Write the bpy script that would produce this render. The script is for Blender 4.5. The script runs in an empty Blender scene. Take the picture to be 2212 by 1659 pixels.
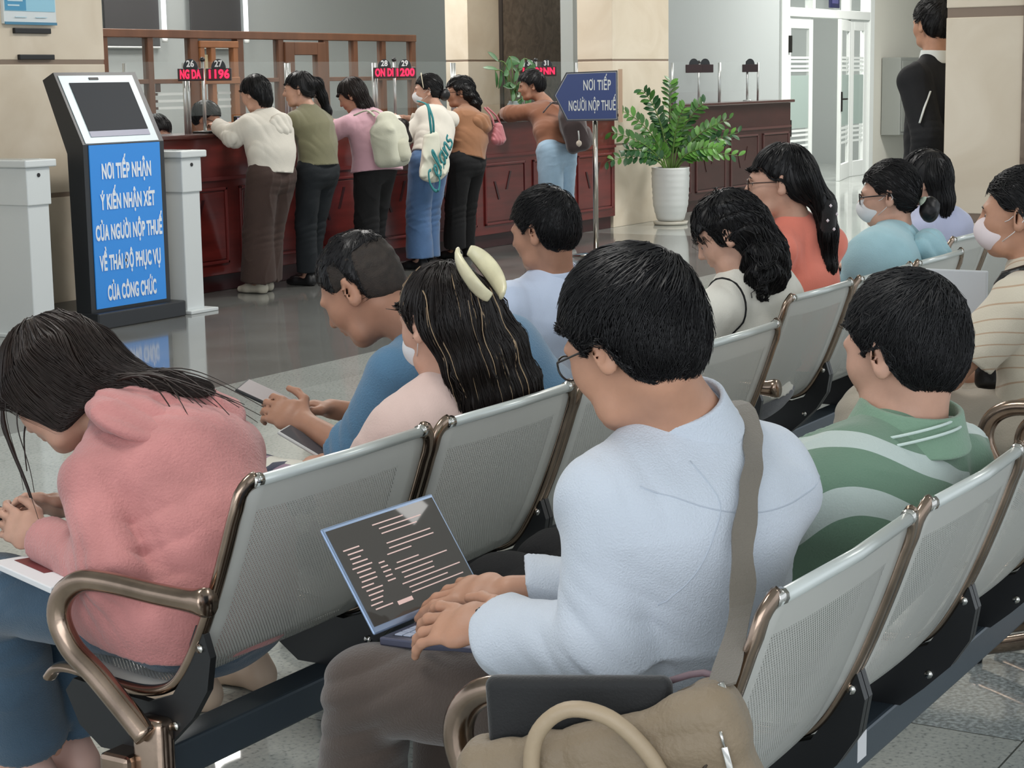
import bpy, math, random
import numpy as np
from mathutils import Vector, Matrix
SC = bpy.context.scene
COL = SC.collection
# ------------------------------------------------------------------ camera
YAW, PITCH, ROLL, CAMH, FPX = 0.5407112, 0.1611895, -0.0157158, 1.4653271, 4053.436
cyw, syw, cpt, spt = math.cos(YAW), math.sin(YAW), math.cos(PITCH), math.sin(PITCH)
fw = Vector((cyw*cpt, syw*cpt, -spt)); rt = Vector((syw, -cyw, 0)); up = rt.cross(fw)
r2 = rt*math.cos(ROLL)+up*math.sin(ROLL); u2 = up*math.cos(ROLL)-rt*math.sin(ROLL)
cd = bpy.data.cameras.new('camera'); cam = bpy.data.objects.new('camera', cd); COL.objects.link(cam)
M = Matrix.Identity(4)
for i in range(3):
    M[i][0] = r2[i]; M[i][1] = u2[i]; M[i][2] = -fw[i]
M[2][3] = CAMH
cam.matrix_world = M
cd.sensor_width = 36; cd.lens = FPX/2212*36; cd.clip_start = .05; cd.clip_end = 200
SC.camera = cam
# ------------------------------------------------------------------ world, lights, exposure
w = bpy.data.worlds.new('world'); SC.world = w; w.use_nodes = True
bg = w.node_tree.nodes['Background']; bg.inputs[0].default_value = (.88, .94, 1.0, 1); bg.inputs[1].default_value = 1.05
SC.view_settings.view_transform = 'Standard'; SC.view_settings.look = 'None'
SC.view_settings.exposure = 0.1; SC.view_settings.gamma = 1; SC.view_settings.use_curve_mapping = False
SC.cycles.use_denoising = True; SC.cycles.max_bounces = 6; SC.cycles.diffuse_bounces = 3; SC.cycles.glossy_bounces = 3
SC.cycles.transparent_max_bounces = 10; SC.cycles.caustics_reflective = False; SC.cycles.caustics_refractive = False
SC.cycles.use_adaptive_sampling = True
def area(name, loc, size, power, rot=(0, 0, 0), color=(1, .98, .95)):
    l = bpy.data.lights.new(name, 'AREA'); l.shape = 'RECTANGLE'; l.size = size[0]; l.size_y = size[1]; l.energy = power; l.color = color
    o = bpy.data.objects.new(name, l); COL.objects.link(o); o.location = loc; o.rotation_euler = rot
    return o
CEIL = 4.3
for i, (x, y, p) in enumerate(((2.5, 3.2, 62), (7.5, 5.2, 90), (12.5, 5.8, 130), (17.5, 5.8, 130), (23.5, 7.2, 300), (11.5, 10.4, 95), (15.5, 10.4, 95), (20.5, 10.4, 60), (14, 12.4, 90))):
    area('ceiling_or_added_light', (x, y, CEIL-.06), (1.2, 1.2), p, color=(1, .97, .93))
# tall windows behind the camera, on the entrance side: daylight
area('window_daylight', (-2.6, -1.0, 2.2), (6, 3.4), 150, (math.radians(90), 0, math.radians(-62)), (.93, .96, 1))
area('ceiling_or_added_light', (25.5, 11.2, CEIL-.1), (1.2, 1.2), 200)  # added light that brightens the corridor behind the open door; no fixture there
area('ceiling_or_added_light', (8.75, -1.0, CEIL-.06), (1.4, .9), 60, rot=(0, 0, math.radians(-30)))  # added light, no such lamp known: makes the bright reflection on the laptop screen
area('ceiling_or_added_light', (8.1, -1.62, CEIL-.06), (1.5, .14), 3, rot=(0, 0, math.radians(-35)))  # added strip of light for the diagonal band mirrored in the laptop screen
# ------------------------------------------------------------------ materials
MATS = {}
def lin(c):
    return tuple((v/12.92 if v <= .04045 else ((v+.055)/1.055)**2.4) for v in c)
def hexc(h): return lin(tuple(int(h[i:i+2], 16)/255 for i in (0, 2, 4)))
def mat(name, col, rough=.6, metal=0, bump=0, bscale=60, var=0, vscale=8, spec=.5, stretch=None, sheen=0, sss=0, emit=None, estr=0, alpha=1, coat=0, detail=4):
    if name in MATS: return MATS[name]
    m = bpy.data.materials.new(name); m.use_nodes = True; nt = m.node_tree; N = nt.nodes; L = nt.links
    b = N['Principled BSDF']
    c = hexc(col) if isinstance(col, str) else col
    b.inputs['Base Color'].default_value = (*c, 1); b.inputs['Roughness'].default_value = rough; b.inputs['Metallic'].default_value = metal
    b.inputs['Specular IOR Level'].default_value = spec
    if sheen: b.inputs['Sheen Weight'].default_value = sheen; b.inputs['Sheen Roughness'].default_value = .5
    if sss: b.inputs['Subsurface Weight'].default_value = sss; b.inputs['Subsurface Radius'].default_value = (.012, .005, .003); b.inputs['Subsurface Scale'].default_value = 1
    if coat: b.inputs['Coat Weight'].default_value = coat; b.inputs['Coat Roughness'].default_value = .1
    if emit: b.inputs['Emission Color'].default_value = (*hexc(emit), 1); b.inputs['Emission Strength'].default_value = estr
    if alpha < 1: b.inputs['Alpha'].default_value = alpha
    if bump or var:
        tc = N.new('ShaderNodeTexCoord'); mp = N.new('ShaderNodeMapping'); L.new(tc.outputs['Object'], mp.inputs[0])
        if stretch: mp.inputs['Scale'].default_value = stretch
    if bump:
        t = N.new('ShaderNodeTexNoise'); t.inputs['Scale'].default_value = bscale; t.inputs['Detail'].default_value = detail; L.new(mp.outputs[0], t.inputs[0])
        bp = N.new('ShaderNodeBump'); bp.inputs['Strength'].default_value = bump; bp.inputs['Distance'].default_value = .01
        L.new(t.outputs[0], bp.inputs['Height']); L.new(bp.outputs[0], b.inputs['Normal'])
    if var:
        t = N.new('ShaderNodeTexNoise'); t.inputs['Scale'].default_value = vscale; t.inputs['Detail'].default_value = 5; L.new(mp.outputs[0], t.inputs[0])
        cr = N.new('ShaderNodeValToRGB'); cr.color_ramp.elements[0].position = .3; cr.color_ramp.elements[1].position = .7
        cr.color_ramp.elements[0].color = (*[v*(1-var) for v in c], 1); cr.color_ramp.elements[1].color = (*[min(1, v*(1+var)) for v in c], 1)
        L.new(t.outputs[0], cr.inputs[0]); L.new(cr.outputs[0], b.inputs['Base Color'])
    m.diffuse_color = (*c, 1); MATS[name] = m
    return m
# ------------------------------------------------------------------ object helpers
def base(o, loc): o.location = loc; return o
def top(name, loc, label, cat, group=None, kind=None):
    o = bpy.data.objects.new(name, None); COL.objects.link(o); o.location = loc; o.empty_display_size = .1
    o['label'] = label; o['category'] = cat
    if group: o['group'] = group
    if kind: o['kind'] = kind
    return o
def wloc(o):
    v = Vector((0, 0, 0))
    while o: v += o.location; o = o.parent
    return v
def meshobj(name, V, F, m, parent=None, smooth=True, loc=None, uv=None):
    """V in world coordinates; the object's origin goes to loc (or shares its parent's)."""
    V = np.asarray(V, dtype=np.float64).reshape(-1, 3)
    org = wloc(parent) if parent else Vector(loc if loc is not None else (0, 0, 0))
    me = bpy.data.meshes.new(name); V = V-np.array(org)
    if isinstance(F, np.ndarray):
        k = F.shape[1]; me.vertices.add(len(V)); me.vertices.foreach_set('co', V.astype(np.float32).ravel())
        me.loops.add(F.size); me.loops.foreach_set('vertex_index', F.astype(np.int32).ravel())
        me.polygons.add(len(F)); me.polygons.foreach_set('loop_start', np.arange(0, F.size, k, dtype=np.int32))
        me.update(calc_edges=True); me.validate()
    else:
        me.from_pydata(V.tolist(), [], [list(f) for f in F]); me.update()
    me.polygons.foreach_set('use_smooth', [bool(smooth)]*len(me.polygons))
    if uv is not None:
        l = me.uv_layers.new(name='UVMap'); vi = np.zeros(len(me.loops), dtype=np.int32); me.loops.foreach_get('vertex_index', vi)
        l.data.foreach_set('uv', np.asarray(uv, dtype=np.float32)[vi].ravel())
    for mm in (m if isinstance(m, (list, tuple)) else [m]): me.materials.append(mm)
    o = bpy.data.objects.new(name, me); COL.objects.link(o)
    if parent: o.parent = parent
    else: o.location = org
    return o
def tag(o, label=None, cat=None, group=None, kind=None):
    if label: o['label'] = label
    if cat: o['category'] = cat
    if group: o['group'] = group
    if kind: o['kind'] = kind
    return o
class MB:
    def __init__(s): s.V = []; s.F = []
    def add(s, V, F):
        n = len(s.V); s.V += [tuple(v) for v in V]; s.F += [tuple(i+n for i in f) for f in F]; return s
    def box(s, lo, hi, R=None, b=0):
        x0, y0, z0 = lo; x1, y1, z1 = hi
        if b:
            return s.rbox(lo, hi, b, R)
        V = [(x0, y0, z0), (x1, y0, z0), (x1, y1, z0), (x0, y1, z0), (x0, y0, z1), (x1, y0, z1), (x1, y1, z1), (x0, y1, z1)]
        if R is not None: V = [R @ Vector(v) for v in V]
        return s.add(V, [(0, 3, 2, 1), (4, 5, 6, 7), (0, 1, 5, 4), (1, 2, 6, 5), (2, 3, 7, 6), (3, 0, 4, 7)])
    def rbox(s, lo, hi, b, R=None):
        import bmesh
        bm = bmesh.new(); bmesh.ops.create_cube(bm, size=1)
        for v in bm.verts:
            v.co = Vector([lo[i]+(v.co[i]+.5)*(hi[i]-lo[i]) for i in range(3)])
        bmesh.ops.bevel(bm, geom=bm.edges[:], offset=b, segments=2, profile=.5, affect='EDGES')
        bm.verts.index_update(); V = [R @ v.co if R is not None else v.co.copy() for v in bm.verts]; F = [[v.index for v in f.verts] for f in bm.faces]; bm.free()
        return s.add(V, F)
    def tube(s, pts, r, n=8, cap=True, flat=1.0, side=None):
        pts = [Vector(p) for p in pts]; K = len(pts); rs = r if hasattr(r, '__iter__') else [r]*K
        V = []; prev = None
        for i, p in enumerate(pts):
            t = (pts[min(i+1, K-1)]-pts[max(i-1, 0)])
            if t.length < 1e-9: t = Vector((0, 0, 1))
            t.normalize()
            if side is not None: a = Vector(side)-t*t.dot(Vector(side))
            elif prev is None: a = t.orthogonal()
            else: a = prev-t*t.dot(prev)
            if a.length < 1e-6: a = t.orthogonal()
            a.normalize(); prev = a; b = t.cross(a)
            for k in range(n):
                g = 2*math.pi*k/n; V.append(p+a*math.cos(g)*rs[i]+b*math.sin(g)*rs[i]*flat)
        F = [(i*n+k, i*n+(k+1) % n, (i+1)*n+(k+1) % n, (i+1)*n+k) for i in range(K-1) for k in range(n)]
        if cap: F += [tuple(range(n-1, -1, -1)), tuple((K-1)*n+k for k in range(n))]
        return s.add(V, F)
    def lathe(s, prof, c=(0, 0, 0), n=32, cap=True):
        V = [(c[0]+r*math.cos(2*math.pi*k/n), c[1]+r*math.sin(2*math.pi*k/n), c[2]+z) for r, z in prof for k in range(n)]
        K = len(prof); F = [(i*n+k, i*n+(k+1) % n, (i+1)*n+(k+1) % n, (i+1)*n+k) for i in range(K-1) for k in range(n)]
        if cap: F += [tuple(range(n-1, -1, -1)), tuple((K-1)*n+k for k in range(n))]
        return s.add(V, F)
    def prism(s, poly, o, ax, ay, th):
        """poly 2-D in the plane o + a*ax + b*ay, extruded by th along ax x ay"""
        o, ax, ay = Vector(o), Vector(ax), Vector(ay); nrm = ax.cross(ay).normalized()*th; n = len(poly)
        V = [o+ax*a+ay*b for a, b in poly]; V += [v+nrm for v in V]
        return s.add(V, [tuple(range(n-1, -1, -1)), tuple(range(n, 2*n))]+[(i, (i+1) % n, n+(i+1) % n, n+i) for i in range(n)])
    def build(s, name, m, parent=None, smooth=False, loc=None):
        return meshobj(name, s.V, s.F, m, parent, smooth, loc)
def smooth_path(pts, n=6):
    P = [Vector(p) for p in pts]; out = []
    for i in range(len(P)-1):
        p0 = P[max(i-1, 0)]; p1 = P[i]; p2 = P[i+1]; p3 = P[min(i+2, len(P)-1)]
        for k in range(n):
            t = k/n; out.append(.5*((2*p1)+(p2-p0)*t+(2*p0-5*p1+4*p2-p3)*t*t+(3*p1-p0-3*p2+p3)*t**3))
    out.append(P[-1]); return out
def copy_tree(o, off, parent=None):
    c = o.copy(); COL.objects.link(c)
    if parent: c.parent = parent
    else: c.location = o.location+Vector(off)
    for ch in o.children: copy_tree(ch, off, c)
    return c
FONT = None
def text_mesh(txt, size, xs=1.0, bold=0, depth=.001):
    """lettering as flat mesh in XY, centred; returns V, F"""
    cu = bpy.data.curves.new('t', 'FONT'); cu.body = txt; cu.size = size; cu.offset = bold; cu.extrude = depth; cu.align_x = 'CENTER'; cu.align_y = 'CENTER'; cu.resolution_u = 4; cu.space_character = 1.04
    o = bpy.data.objects.new('t', cu); COL.objects.link(o); bpy.context.view_layer.update()
    me = o.to_mesh(); V = [(v.co.x*xs, v.co.y, v.co.z) for v in me.vertices]; F = [tuple(p.vertices) for p in me.polygons]
    o.to_mesh_clear(); bpy.data.objects.remove(o); bpy.data.curves.remove(cu)
    return V, F
def put_text(mb, txt, size, o, ax, ay, xs=1, bold=0, width=None):
    V, F = text_mesh(txt, size, xs, bold)
    if not V: return mb
    o, ax, ay = Vector(o), Vector(ax).normalized(), Vector(ay).normalized(); nz = ax.cross(ay)
    k = 1
    if width:
        w_ = max(v[0] for v in V)-min(v[0] for v in V); k = width/w_
    return mb.add([o+ax*v[0]*k+ay*v[1]+nz*v[2] for v in V], F)
# ================================================================== structure
def node_floor():
    m = bpy.data.materials.new('granite_floor'); m.use_nodes = True; nt = m.node_tree; N = nt.nodes; L = nt.links; b = N['Principled BSDF']
    tc = N.new('ShaderNodeTexCoord'); sep = N.new('ShaderNodeSeparateXYZ'); L.new(tc.outputs['Object'], sep.inputs[0])
    def mth(op, a, b_=None, c_=None):
        n = N.new('ShaderNodeMath'); n.operation = op
        for i, v in enumerate((a, b_, c_)):
            if v is None: continue
            if isinstance(v, (int, float)): n.inputs[i].default_value = v
            else: L.new(v, n.inputs[i])
        return n.outputs[0]
    T = .63
    gx = mth('DIVIDE', mth('SUBTRACT', sep.outputs[0], 3.98), T); gy = mth('DIVIDE', mth('SUBTRACT', sep.outputs[1], 1.085), T)
    fx = mth('FLOOR', gx); fy = mth('FLOOR', gy)
    # joints
    def edge(g):
        f = mth('FRACT', g); return mth('MINIMUM', f, mth('SUBTRACT', 1.0, f))
    e = mth('MINIMUM', edge(gx), edge(gy)); joint = mth('LESS_THAN', e, .0035)
    cmb = N.new('ShaderNodeCombineXYZ'); L.new(fx, cmb.inputs[0]); L.new(fy, cmb.inputs[1])
    wn = N.new('ShaderNodeTexWhiteNoise'); wn.noise_dimensions = '2D'; L.new(cmb.outputs[0], wn.inputs['Vector'])
    # speckle
    s1 = N.new('ShaderNodeTexNoise'); s1.inputs['Scale'].default_value = 85; s1.inputs['Detail'].default_value = 3; L.new(tc.outputs['Object'], s1.inputs[0])
    s2 = N.new('ShaderNodeTexNoise'); s2.inputs['Scale'].default_value = 2.2; s2.inputs['Detail'].default_value = 6; L.new(tc.outputs['Object'], s2.inputs[0])
    def ramp(src, stops):
        r = N.new('ShaderNodeValToRGB'); r.color_ramp.elements[0].position = stops[0][0]; r.color_ramp.elements[0].color = (*hexc(stops[0][1]), 1)
        r.color_ramp.elements[1].position = stops[-1][0]; r.color_ramp.elements[1].color = (*hexc(stops[-1][1]), 1)
        for p, c in stops[1:-1]:
            el = r.color_ramp.elements.new(p); el.color = (*hexc(c), 1)
        L.new(src, r.inputs[0]); return r.outputs[0]
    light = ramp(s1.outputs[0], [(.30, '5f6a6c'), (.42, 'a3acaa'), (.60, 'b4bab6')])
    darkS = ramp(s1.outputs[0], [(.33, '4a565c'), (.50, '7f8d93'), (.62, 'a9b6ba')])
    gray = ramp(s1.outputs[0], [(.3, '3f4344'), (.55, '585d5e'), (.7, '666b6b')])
    def mix(f, a, c):
        n = N.new('ShaderNodeMix'); n.data_type = 'RGBA'
        if isinstance(f, (int, float)): n.inputs[0].default_value = f
        else: L.new(f, n.inputs[0])
        for i, v in ((6, a), (7, c)):
            if isinstance(v, tuple): n.inputs[i].default_value = (*v, 1)
            else: L.new(v, n.inputs[i])
        return n.outputs[2]
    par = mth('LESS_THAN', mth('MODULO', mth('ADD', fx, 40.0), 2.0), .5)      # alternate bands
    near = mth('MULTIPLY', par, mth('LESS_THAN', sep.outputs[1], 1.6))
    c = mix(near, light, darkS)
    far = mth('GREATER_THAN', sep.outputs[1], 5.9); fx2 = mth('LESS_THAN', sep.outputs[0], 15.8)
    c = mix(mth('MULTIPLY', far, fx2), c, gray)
    warm = mix(s2.outputs[0], hexc('8d867a'), hexc('c9cbc6'))
    c = mix(.30, c, warm)
    tone = mth('MULTIPLY_ADD', wn.outputs[0], .16, .90); tn = N.new('ShaderNodeMix'); tn.data_type = 'RGBA'; tn.blend_type = 'MULTIPLY'; tn.inputs[0].default_value = 1
    L.new(c, tn.inputs[6]); L.new(tone, tn.inputs[7])
    jn = mth('MULTIPLY', joint, mth('SUBTRACT', 1.0, mth('MULTIPLY', mth('GREATER_THAN', sep.outputs[1], 2.6), .75)))
    c = mix(jn, tn.outputs[2], hexc('4c4f4d'))
    L.new(c, b.inputs['Base Color'])
    rr = mth('MULTIPLY_ADD', s2.outputs[0], .12, .02); L.new(rr, b.inputs['Roughness']); b.inputs['Specular IOR Level'].default_value = .75
    return m
def stone(name, a, b_, scale=3, rough=.35):
    m = mat(name, a, rough, var=.0, spec=.4); nt = m.node_tree; N = nt.nodes; L = nt.links
    tc = N.new('ShaderNodeTexCoord'); t = N.new('ShaderNodeTexNoise'); t.inputs['Scale'].default_value = scale; t.inputs['Detail'].default_value = 8; t.inputs['Distortion'].default_value = 1.2; L.new(tc.outputs['Object'], t.inputs[0])
    r = N.new('ShaderNodeValToRGB'); r.color_ramp.elements[0].position = .35; r.color_ramp.elements[1].position = .68
    r.color_ramp.elements[0].color = (*hexc(a), 1); r.color_ramp.elements[1].color = (*hexc(b_), 1); L.new(t.outputs[0], r.inputs[0]); L.new(r.outputs[0], N['Principled BSDF'].inputs['Base Color'])
    return m
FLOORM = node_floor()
beige = stone('beige_tile', 'd8cab4', 'e4d8c4', 2.0)
brownst = stone('brown_stone', '6f6154', '8c7d6e', 9)
jointm = mat('joint_brown', '8a7868', .5)
paint = mat('wall_paint', 'a9afae', .8); paintw = mat('cream_wall_paint', 'cfcdc2', .8); ceilm = mat('ceiling_paint', 'dfe0dc', .9)
white = mat('white_frame', 'dfe3e0', .4); chrome = mat('chrome', 'c9c4bc', .16, 1)
def struct(mb, name, m, smooth=False): return tag(mb.build(name, m, smooth=smooth), kind='structure')
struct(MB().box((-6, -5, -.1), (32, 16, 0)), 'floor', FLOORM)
struct(MB().box((-6, -5, CEIL), (32, 16, CEIL+.1)), 'ceiling', ceilm)
for (x, y) in ((2.5, 3.2), (7.5, 5.2), (12.5, 5.8), (17.5, 5.8), (23.5, 7.2), (11.5, 10.2), (15.5, 10.2), (20.5, 10.4)):
    t = top('ceiling_light', (x, y, CEIL-.04), 'square flush ceiling light over the hall', 'ceiling light', 'ceiling lights')
    MB().box((x-.66, y-.66, CEIL-.045), (x+.66, y-.61, CEIL)).box((x-.66, y+.61, CEIL-.045), (x+.66, y+.66, CEIL)).box((x-.66, y-.61, CEIL-.045), (x-.61, y+.61, CEIL)).box((x+.61, y-.61, CEIL-.045), (x+.66, y+.61, CEIL)).build('frame', white, t)
# side wall piece at the left with its tile courses (stone-clad pillar)
def clad(name, lo, hi, joints, m=beige, jm=jointm, jt=.018, over=.004):
    """stone cladding: courses separated by recessed bands at the given heights"""
    zs = [lo[2]]+[j for j in joints]+[hi[2]]; mb = MB(); last = lo[2]
    for j in joints+[None]:
        zt = (j-jt/2) if j is not None else hi[2]
        mb.rbox((lo[0], lo[1], last), (hi[0], hi[1], zt), .004)
        last = zt+jt if j is not None else None
    o = struct(mb, name, m)
    jb = MB()
    for j in joints: jb.box((lo[0]+over, lo[1]+over, j-jt/2-.004), (hi[0]-over, hi[1]-over, j+jt/2+.004))
    b = jb.build('tile_joint', jm, o); return o
clad('wall_left', (5.2, 8.95, 0), (9.63, 9.6, CEIL), [.755, 1.62, 2.5, 3.4], jt=.03)
clad('pillar_center', (16.42, 8.66, 0), (17.66, 9.05, CEIL), [.81, 1.63, 2.5, 3.4], jt=.02)
clad('pillar_right', (8.8, 2.45, 0), (9.9, 2.86, CEIL), [.775, 1.74, 2.7, 3.6], jt=.045)
struct(MB().box((8.786, 2.43, 0), (8.806, 2.49, CEIL)), 'trim_right', brownst)
# wall with brown stone panel behind the counter
clad('wall_panel', (16.9, 10.62, 0), (20.3, 10.9, CEIL), [1.66, 2.6, 3.5], jt=.02)
struct(MB().box((17.55, 10.59, 0), (19.25, 10.62, CEIL)), 'trim_stone_panel', brownst)
struct(MB().box((17.53, 10.58, 0), (17.555, 10.63, CEIL)).box((19.24, 10.58, 0), (19.265, 10.63, CEIL)), 'trim_stone_edge', mat('dark_metal_strip', '3a3430', .4))
struct(MB().box((9.2, 13.2, 0), (22.4, 13.35, CEIL)), 'wall_back', paint)
struct(MB().box((9.1, 9.6, 0), (9.2, 13.35, CEIL)), 'wall_office_side', paint)
struct(MB().box((17.6, 9.75, 0), (23.15, 9.9, CEIL)), 'wall_grey', paint)
# ---- wall with the white door frame
DY = 9.75
struct(MB().box((26.6, DY, 0), (32, DY+.15, CEIL)).box((23.15, DY, 2.95), (26.6, DY+.15, CEIL)), 'wall_door', paintw)
struct(MB().box((22.5, 12.4, 0), (29.5, 12.5, CEIL)).box((22.4, 9.9, 0), (22.5, 12.5, CEIL)).box((29.5, 9.9, 0), (29.6, 12.5, CEIL)), 'wall_corridor', paint)
struct(MB().box((22.5, 12.36, 0), (29.5, 12.4, .14)), 'baseboard_corridor', mat('olive_skirting', '80796a', .5))
struct(MB().box((26.6, DY-.03, 0), (32, DY, .12)), 'baseboard_door_wall', mat('olive_skirting', '80796a', .5))
struct(MB().box((31.9, -5, 0), (32, 16, CEIL)), 'wall_far', paintw)
frost = mat('frosted_glass', 'a9bab4', .45, alpha=.72); clear = mat('clear_glass', 'd5e2df', .05, alpha=.045, spec=.12)
stripe = mat('frost_stripe', 'e6ebe8', .6, alpha=.85)
def glazed_leaf(name, parent, x0, x1, z1, th=.05, R=None, y=DY, kind=None):
    fr = MB(); w_ = .13
    for lo, hi in (((x0, y, .0), (x0+w_, y+th, z1)), ((x1-w_, y, 0), (x1, y+th, z1)), ((x0+w_, y, z1-.15), (x1-w_, y+th, z1)), ((x0+w_, y, 0), (x1-w_, y+th, .22))): fr.rbox(lo, hi, .006, R)
    o = fr.build(name, white, parent)
    g = MB().box((x0+w_, y+.02, .22), (x1-w_, y+.03, z1-.15), R).build('pane', clear, o)
    MB().box((x0+w_, y+.012, .75), (x1-w_, y+.018, 1.45), R).build('frosted_band', frost, o)
    s = MB()
    for z_ in (.50, .57, .64, .70, 1.50, 1.555, 1.62, 1.67): s.box((x0+w_, y+.010, z_), (x1-w_, y+.017, z_+.03), R)
    s.build('frosted_stripe', stripe, o)
    return o
fr = MB()
for lo, hi in (((23.15, DY-.04, 0), (23.42, DY+.12, 2.95)), ((26.42, DY-.04, 0), (26.6, DY+.12, 2.95)), ((23.42, DY-.04, 2.22), (26.42, DY+.12, 2.34)), ((23.42, DY-.04, 2.85), (26.42, DY+.12, 2.95)), ((24.25, DY-.03, 2.34), (24.33, DY+.1, 2.85)), ((25.6, DY-.03, 2.34), (25.68, DY+.1, 2.85))): fr.rbox(lo, hi, .01)
dr = struct(fr, 'door_1', white)
MB().box((23.42, DY+.03, 2.34), (26.42, DY+.04, 2.85)).build('transom_pane', clear, dr)
glazed_leaf('fixed_leaf', dr, 23.42, 24.32, 2.22)
glazed_leaf('side_leaf', dr, 25.75, 26.42, 2.22)
# open leaf, hinged on the right of the opening and swung towards the hall
R = Matrix.Translation((25.75, DY, 0)) @ Matrix.Rotation(math.radians(14), 4, 'Z') @ Matrix.Translation((-25.75, -DY, 0))
lf = glazed_leaf('open_leaf', dr, 24.62, 25.75, 2.2, R=R)
h = MB().rbox((24.66, DY-.02, .95), (24.72, DY, 1.22), .004, R); h.tube([R @ Vector((24.69, DY-.02, 1.12)), R @ Vector((24.69, DY-.07, 1.12)), R @ Vector((24.82, DY-.07, 1.12))], .012); h.build('handle', mat('black_metal', '22211f', .4, .6), lf)
for z_ in (.65, 1.75): MB().box((23.36, DY-.07, z_), (23.42, DY-.03, z_+.22)).build('hinge', mat('black_metal', '22211f', .4, .6), dr)
t = meshobj('door_number_sign', *(lambda m: (m.V, m.F))(MB().rbox((24.75, DY-.075, 2.36), (25.10, DY-.045, 2.62), .008)), mat('navy_plate', '25284f', .4), loc=(24.9, DY-.06, 2.36)); tag(t, 'small square navy blue plate above the white glazed door', 'sign')
MB().rbox((24.81, DY-.078, 2.42), (25.04, DY-.074, 2.57), .001).build('plate_centre', mat('violet_plate', '4a4a78', .4), t)
# ---- timber partition with panes
PY = 11.0; wood = mat('brown_wood', '6b4630', .45, bump=.05, bscale=20, var=.18, vscale=6, stretch=(1, 1, .15)); wood2 = mat('orange_lit_wood', '95613c', .45, var=.12, stretch=(1, 1, .15))
t = top('timber_partition', (14, PY, 0), 'brown timber framed glass partition standing behind the red counter', 'partition')
fr = MB(); zt = 1.93
posts = [(11.84, .09), (12.41, .07), (12.98, .11), (13.62, .09), (14.22, .08), (14.93, .08), (15.42, .07), (15.91, .07), (16.45, .08)]
for x, w_ in posts: fr.rbox((x-w_/2, PY, 0), (x+w_/2, PY+.07, zt), .006)
fr.rbox((11.8, PY-.01, zt-.07), (16.49, PY+.09, zt), .006)
for (a, b_) in ((11.84, 12.98), (12.98, 13.62), (13.62, 14.22), (14.93, 16.45)): fr.rbox((a, PY+.005, 1.47), (b_, PY+.06, 1.51), .004)
fr.rbox((11.8, PY, 0), (14.2, PY+.07, .12), .004).rbox((14.95, PY, 0), (16.4, PY+.07, .12), .004)
fr.build('frame', wood, t)
d = MB(); d.rbox((14.26, PY-.02, 0), (14.40, PY+.05, 1.84), .006).rbox((14.76, PY-.02, 0), (14.89, PY+.05, 1.84), .006).rbox((14.40, PY-.02, 1.72), (14.76, PY+.05, 1.84), .006).rbox((14.40, PY-.02, 0), (14.76, PY+.05, .4), .006)
do = d.build('door', wood, t); MB().box((14.40, PY+.01, .4), (14.76, PY+.02, 1.72)).build('pane', clear, do)
d = MB(); d.rbox((13.045, PY-.015, 0), (13.10, PY+.045, 1.80), .004).rbox((13.19, PY-.015, 0), (13.25, PY+.045, 1.80), .004).rbox((13.50, PY-.015, 0), (13.565, PY+.045, 1.80), .004).rbox((13.04, PY-.02, 1.78), (13.57, PY+.05, 1.84), .006).rbox((13.04, PY-.025, 1.46), (13.57, PY+.05, 1.52), .006)
d.build('window_casement', wood2, t)  # orange light on the casement is put into its wood colour
for a, b_ in ((11.89, 12.37), (12.45, 12.92), (13.25, 13.5), (13.67, 14.18), (14.97, 15.38), (15.46, 15.87), (15.95, 16.41)):
    for z0, z1 in ((.12, 1.47), (1.51, 1.86)):
        MB().box((a, PY+.03, z0), (b_, PY+.036, z1)).build('pane', clear, t)
s = MB()
for a, b_ in ((12.5, 12.85), (13.3, 13.48), (13.7, 14.1)):
    for z_ in (1.25, 1.31, 1.37): s.box((a, PY+.02, z_), (b_, PY+.026, z_+.022))
s.build('frosted_stripe', stripe, t)
s = MB()
for z_ in (1.25, 1.31, 1.37): s.box((12.44, PY+.018, z_), (12.49, PY+.026, z_+.022))
s.box((12.47, PY+.015, 1.40), (12.53, PY+.022, 1.47)); s.build('sticker', mat('brown_sticker', '4a332b', .5), t)
MB().box((13.11, PY+.02, 1.55), (13.18, PY+.03, 1.72)).build('paper_note', mat('cream_paper', 'd9cfa8', .7), t)
# dark blinds and white upright tubes above the partition, on the back wall
for a, b_, lab in ((14.15, 14.95, 'dark grey roller blind hanging on the back wall, nearer the tiled pillar'), (15.45, 16.27, 'dark grey roller blind hanging on the back wall, nearer the stone panel')):
    t = top('roller_blind', ((a+b_)/2, 13.15, 1.9), lab, 'blind', 'dark roller blinds')
    MB().rbox((a, 13.12, 1.85), (b_, 13.14, 3.4), .004).build('fabric', mat('charcoal_blind', '3f3f40', .8, bump=.1, bscale=200), t)
    MB().tube([(a-.02, 13.13, 3.45), (b_+.02, 13.13, 3.45)], .04).build('roller', white, t)
    MB().tube([(a, 13.13, 1.84), (b_, 13.13, 1.84)], .012).build('bottom_bar', white, t)
for x, lab in ((15.0, 'white vertical tube beside the blind nearer the tiled pillar'), (16.33, 'white vertical tube beside the blind nearer the stone panel')):
    t = top('white_tube', (x, 13.1, 1.9), lab, 'lamp', 'upright white tubes')
    MB().tube([(x, 13.1, 1.93), (x, 13.1, 3.2)], .026, 10).build('tube', mat('glowing_tube', 'ffffff', .5, emit='f4f7ff', estr=1.3), t, True)  # plain white tube with weak emission
    MB().tube([(x, 13.1, 1.89), (x, 13.1, 1.93)], .03, 10).tube([(x, 13.1, 3.2), (x, 13.1, 3.24)], .03, 10).build('end_cap', white, t, True)
for x in (12.0, 12.8, 14.4, 15.6):
    pass
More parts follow.
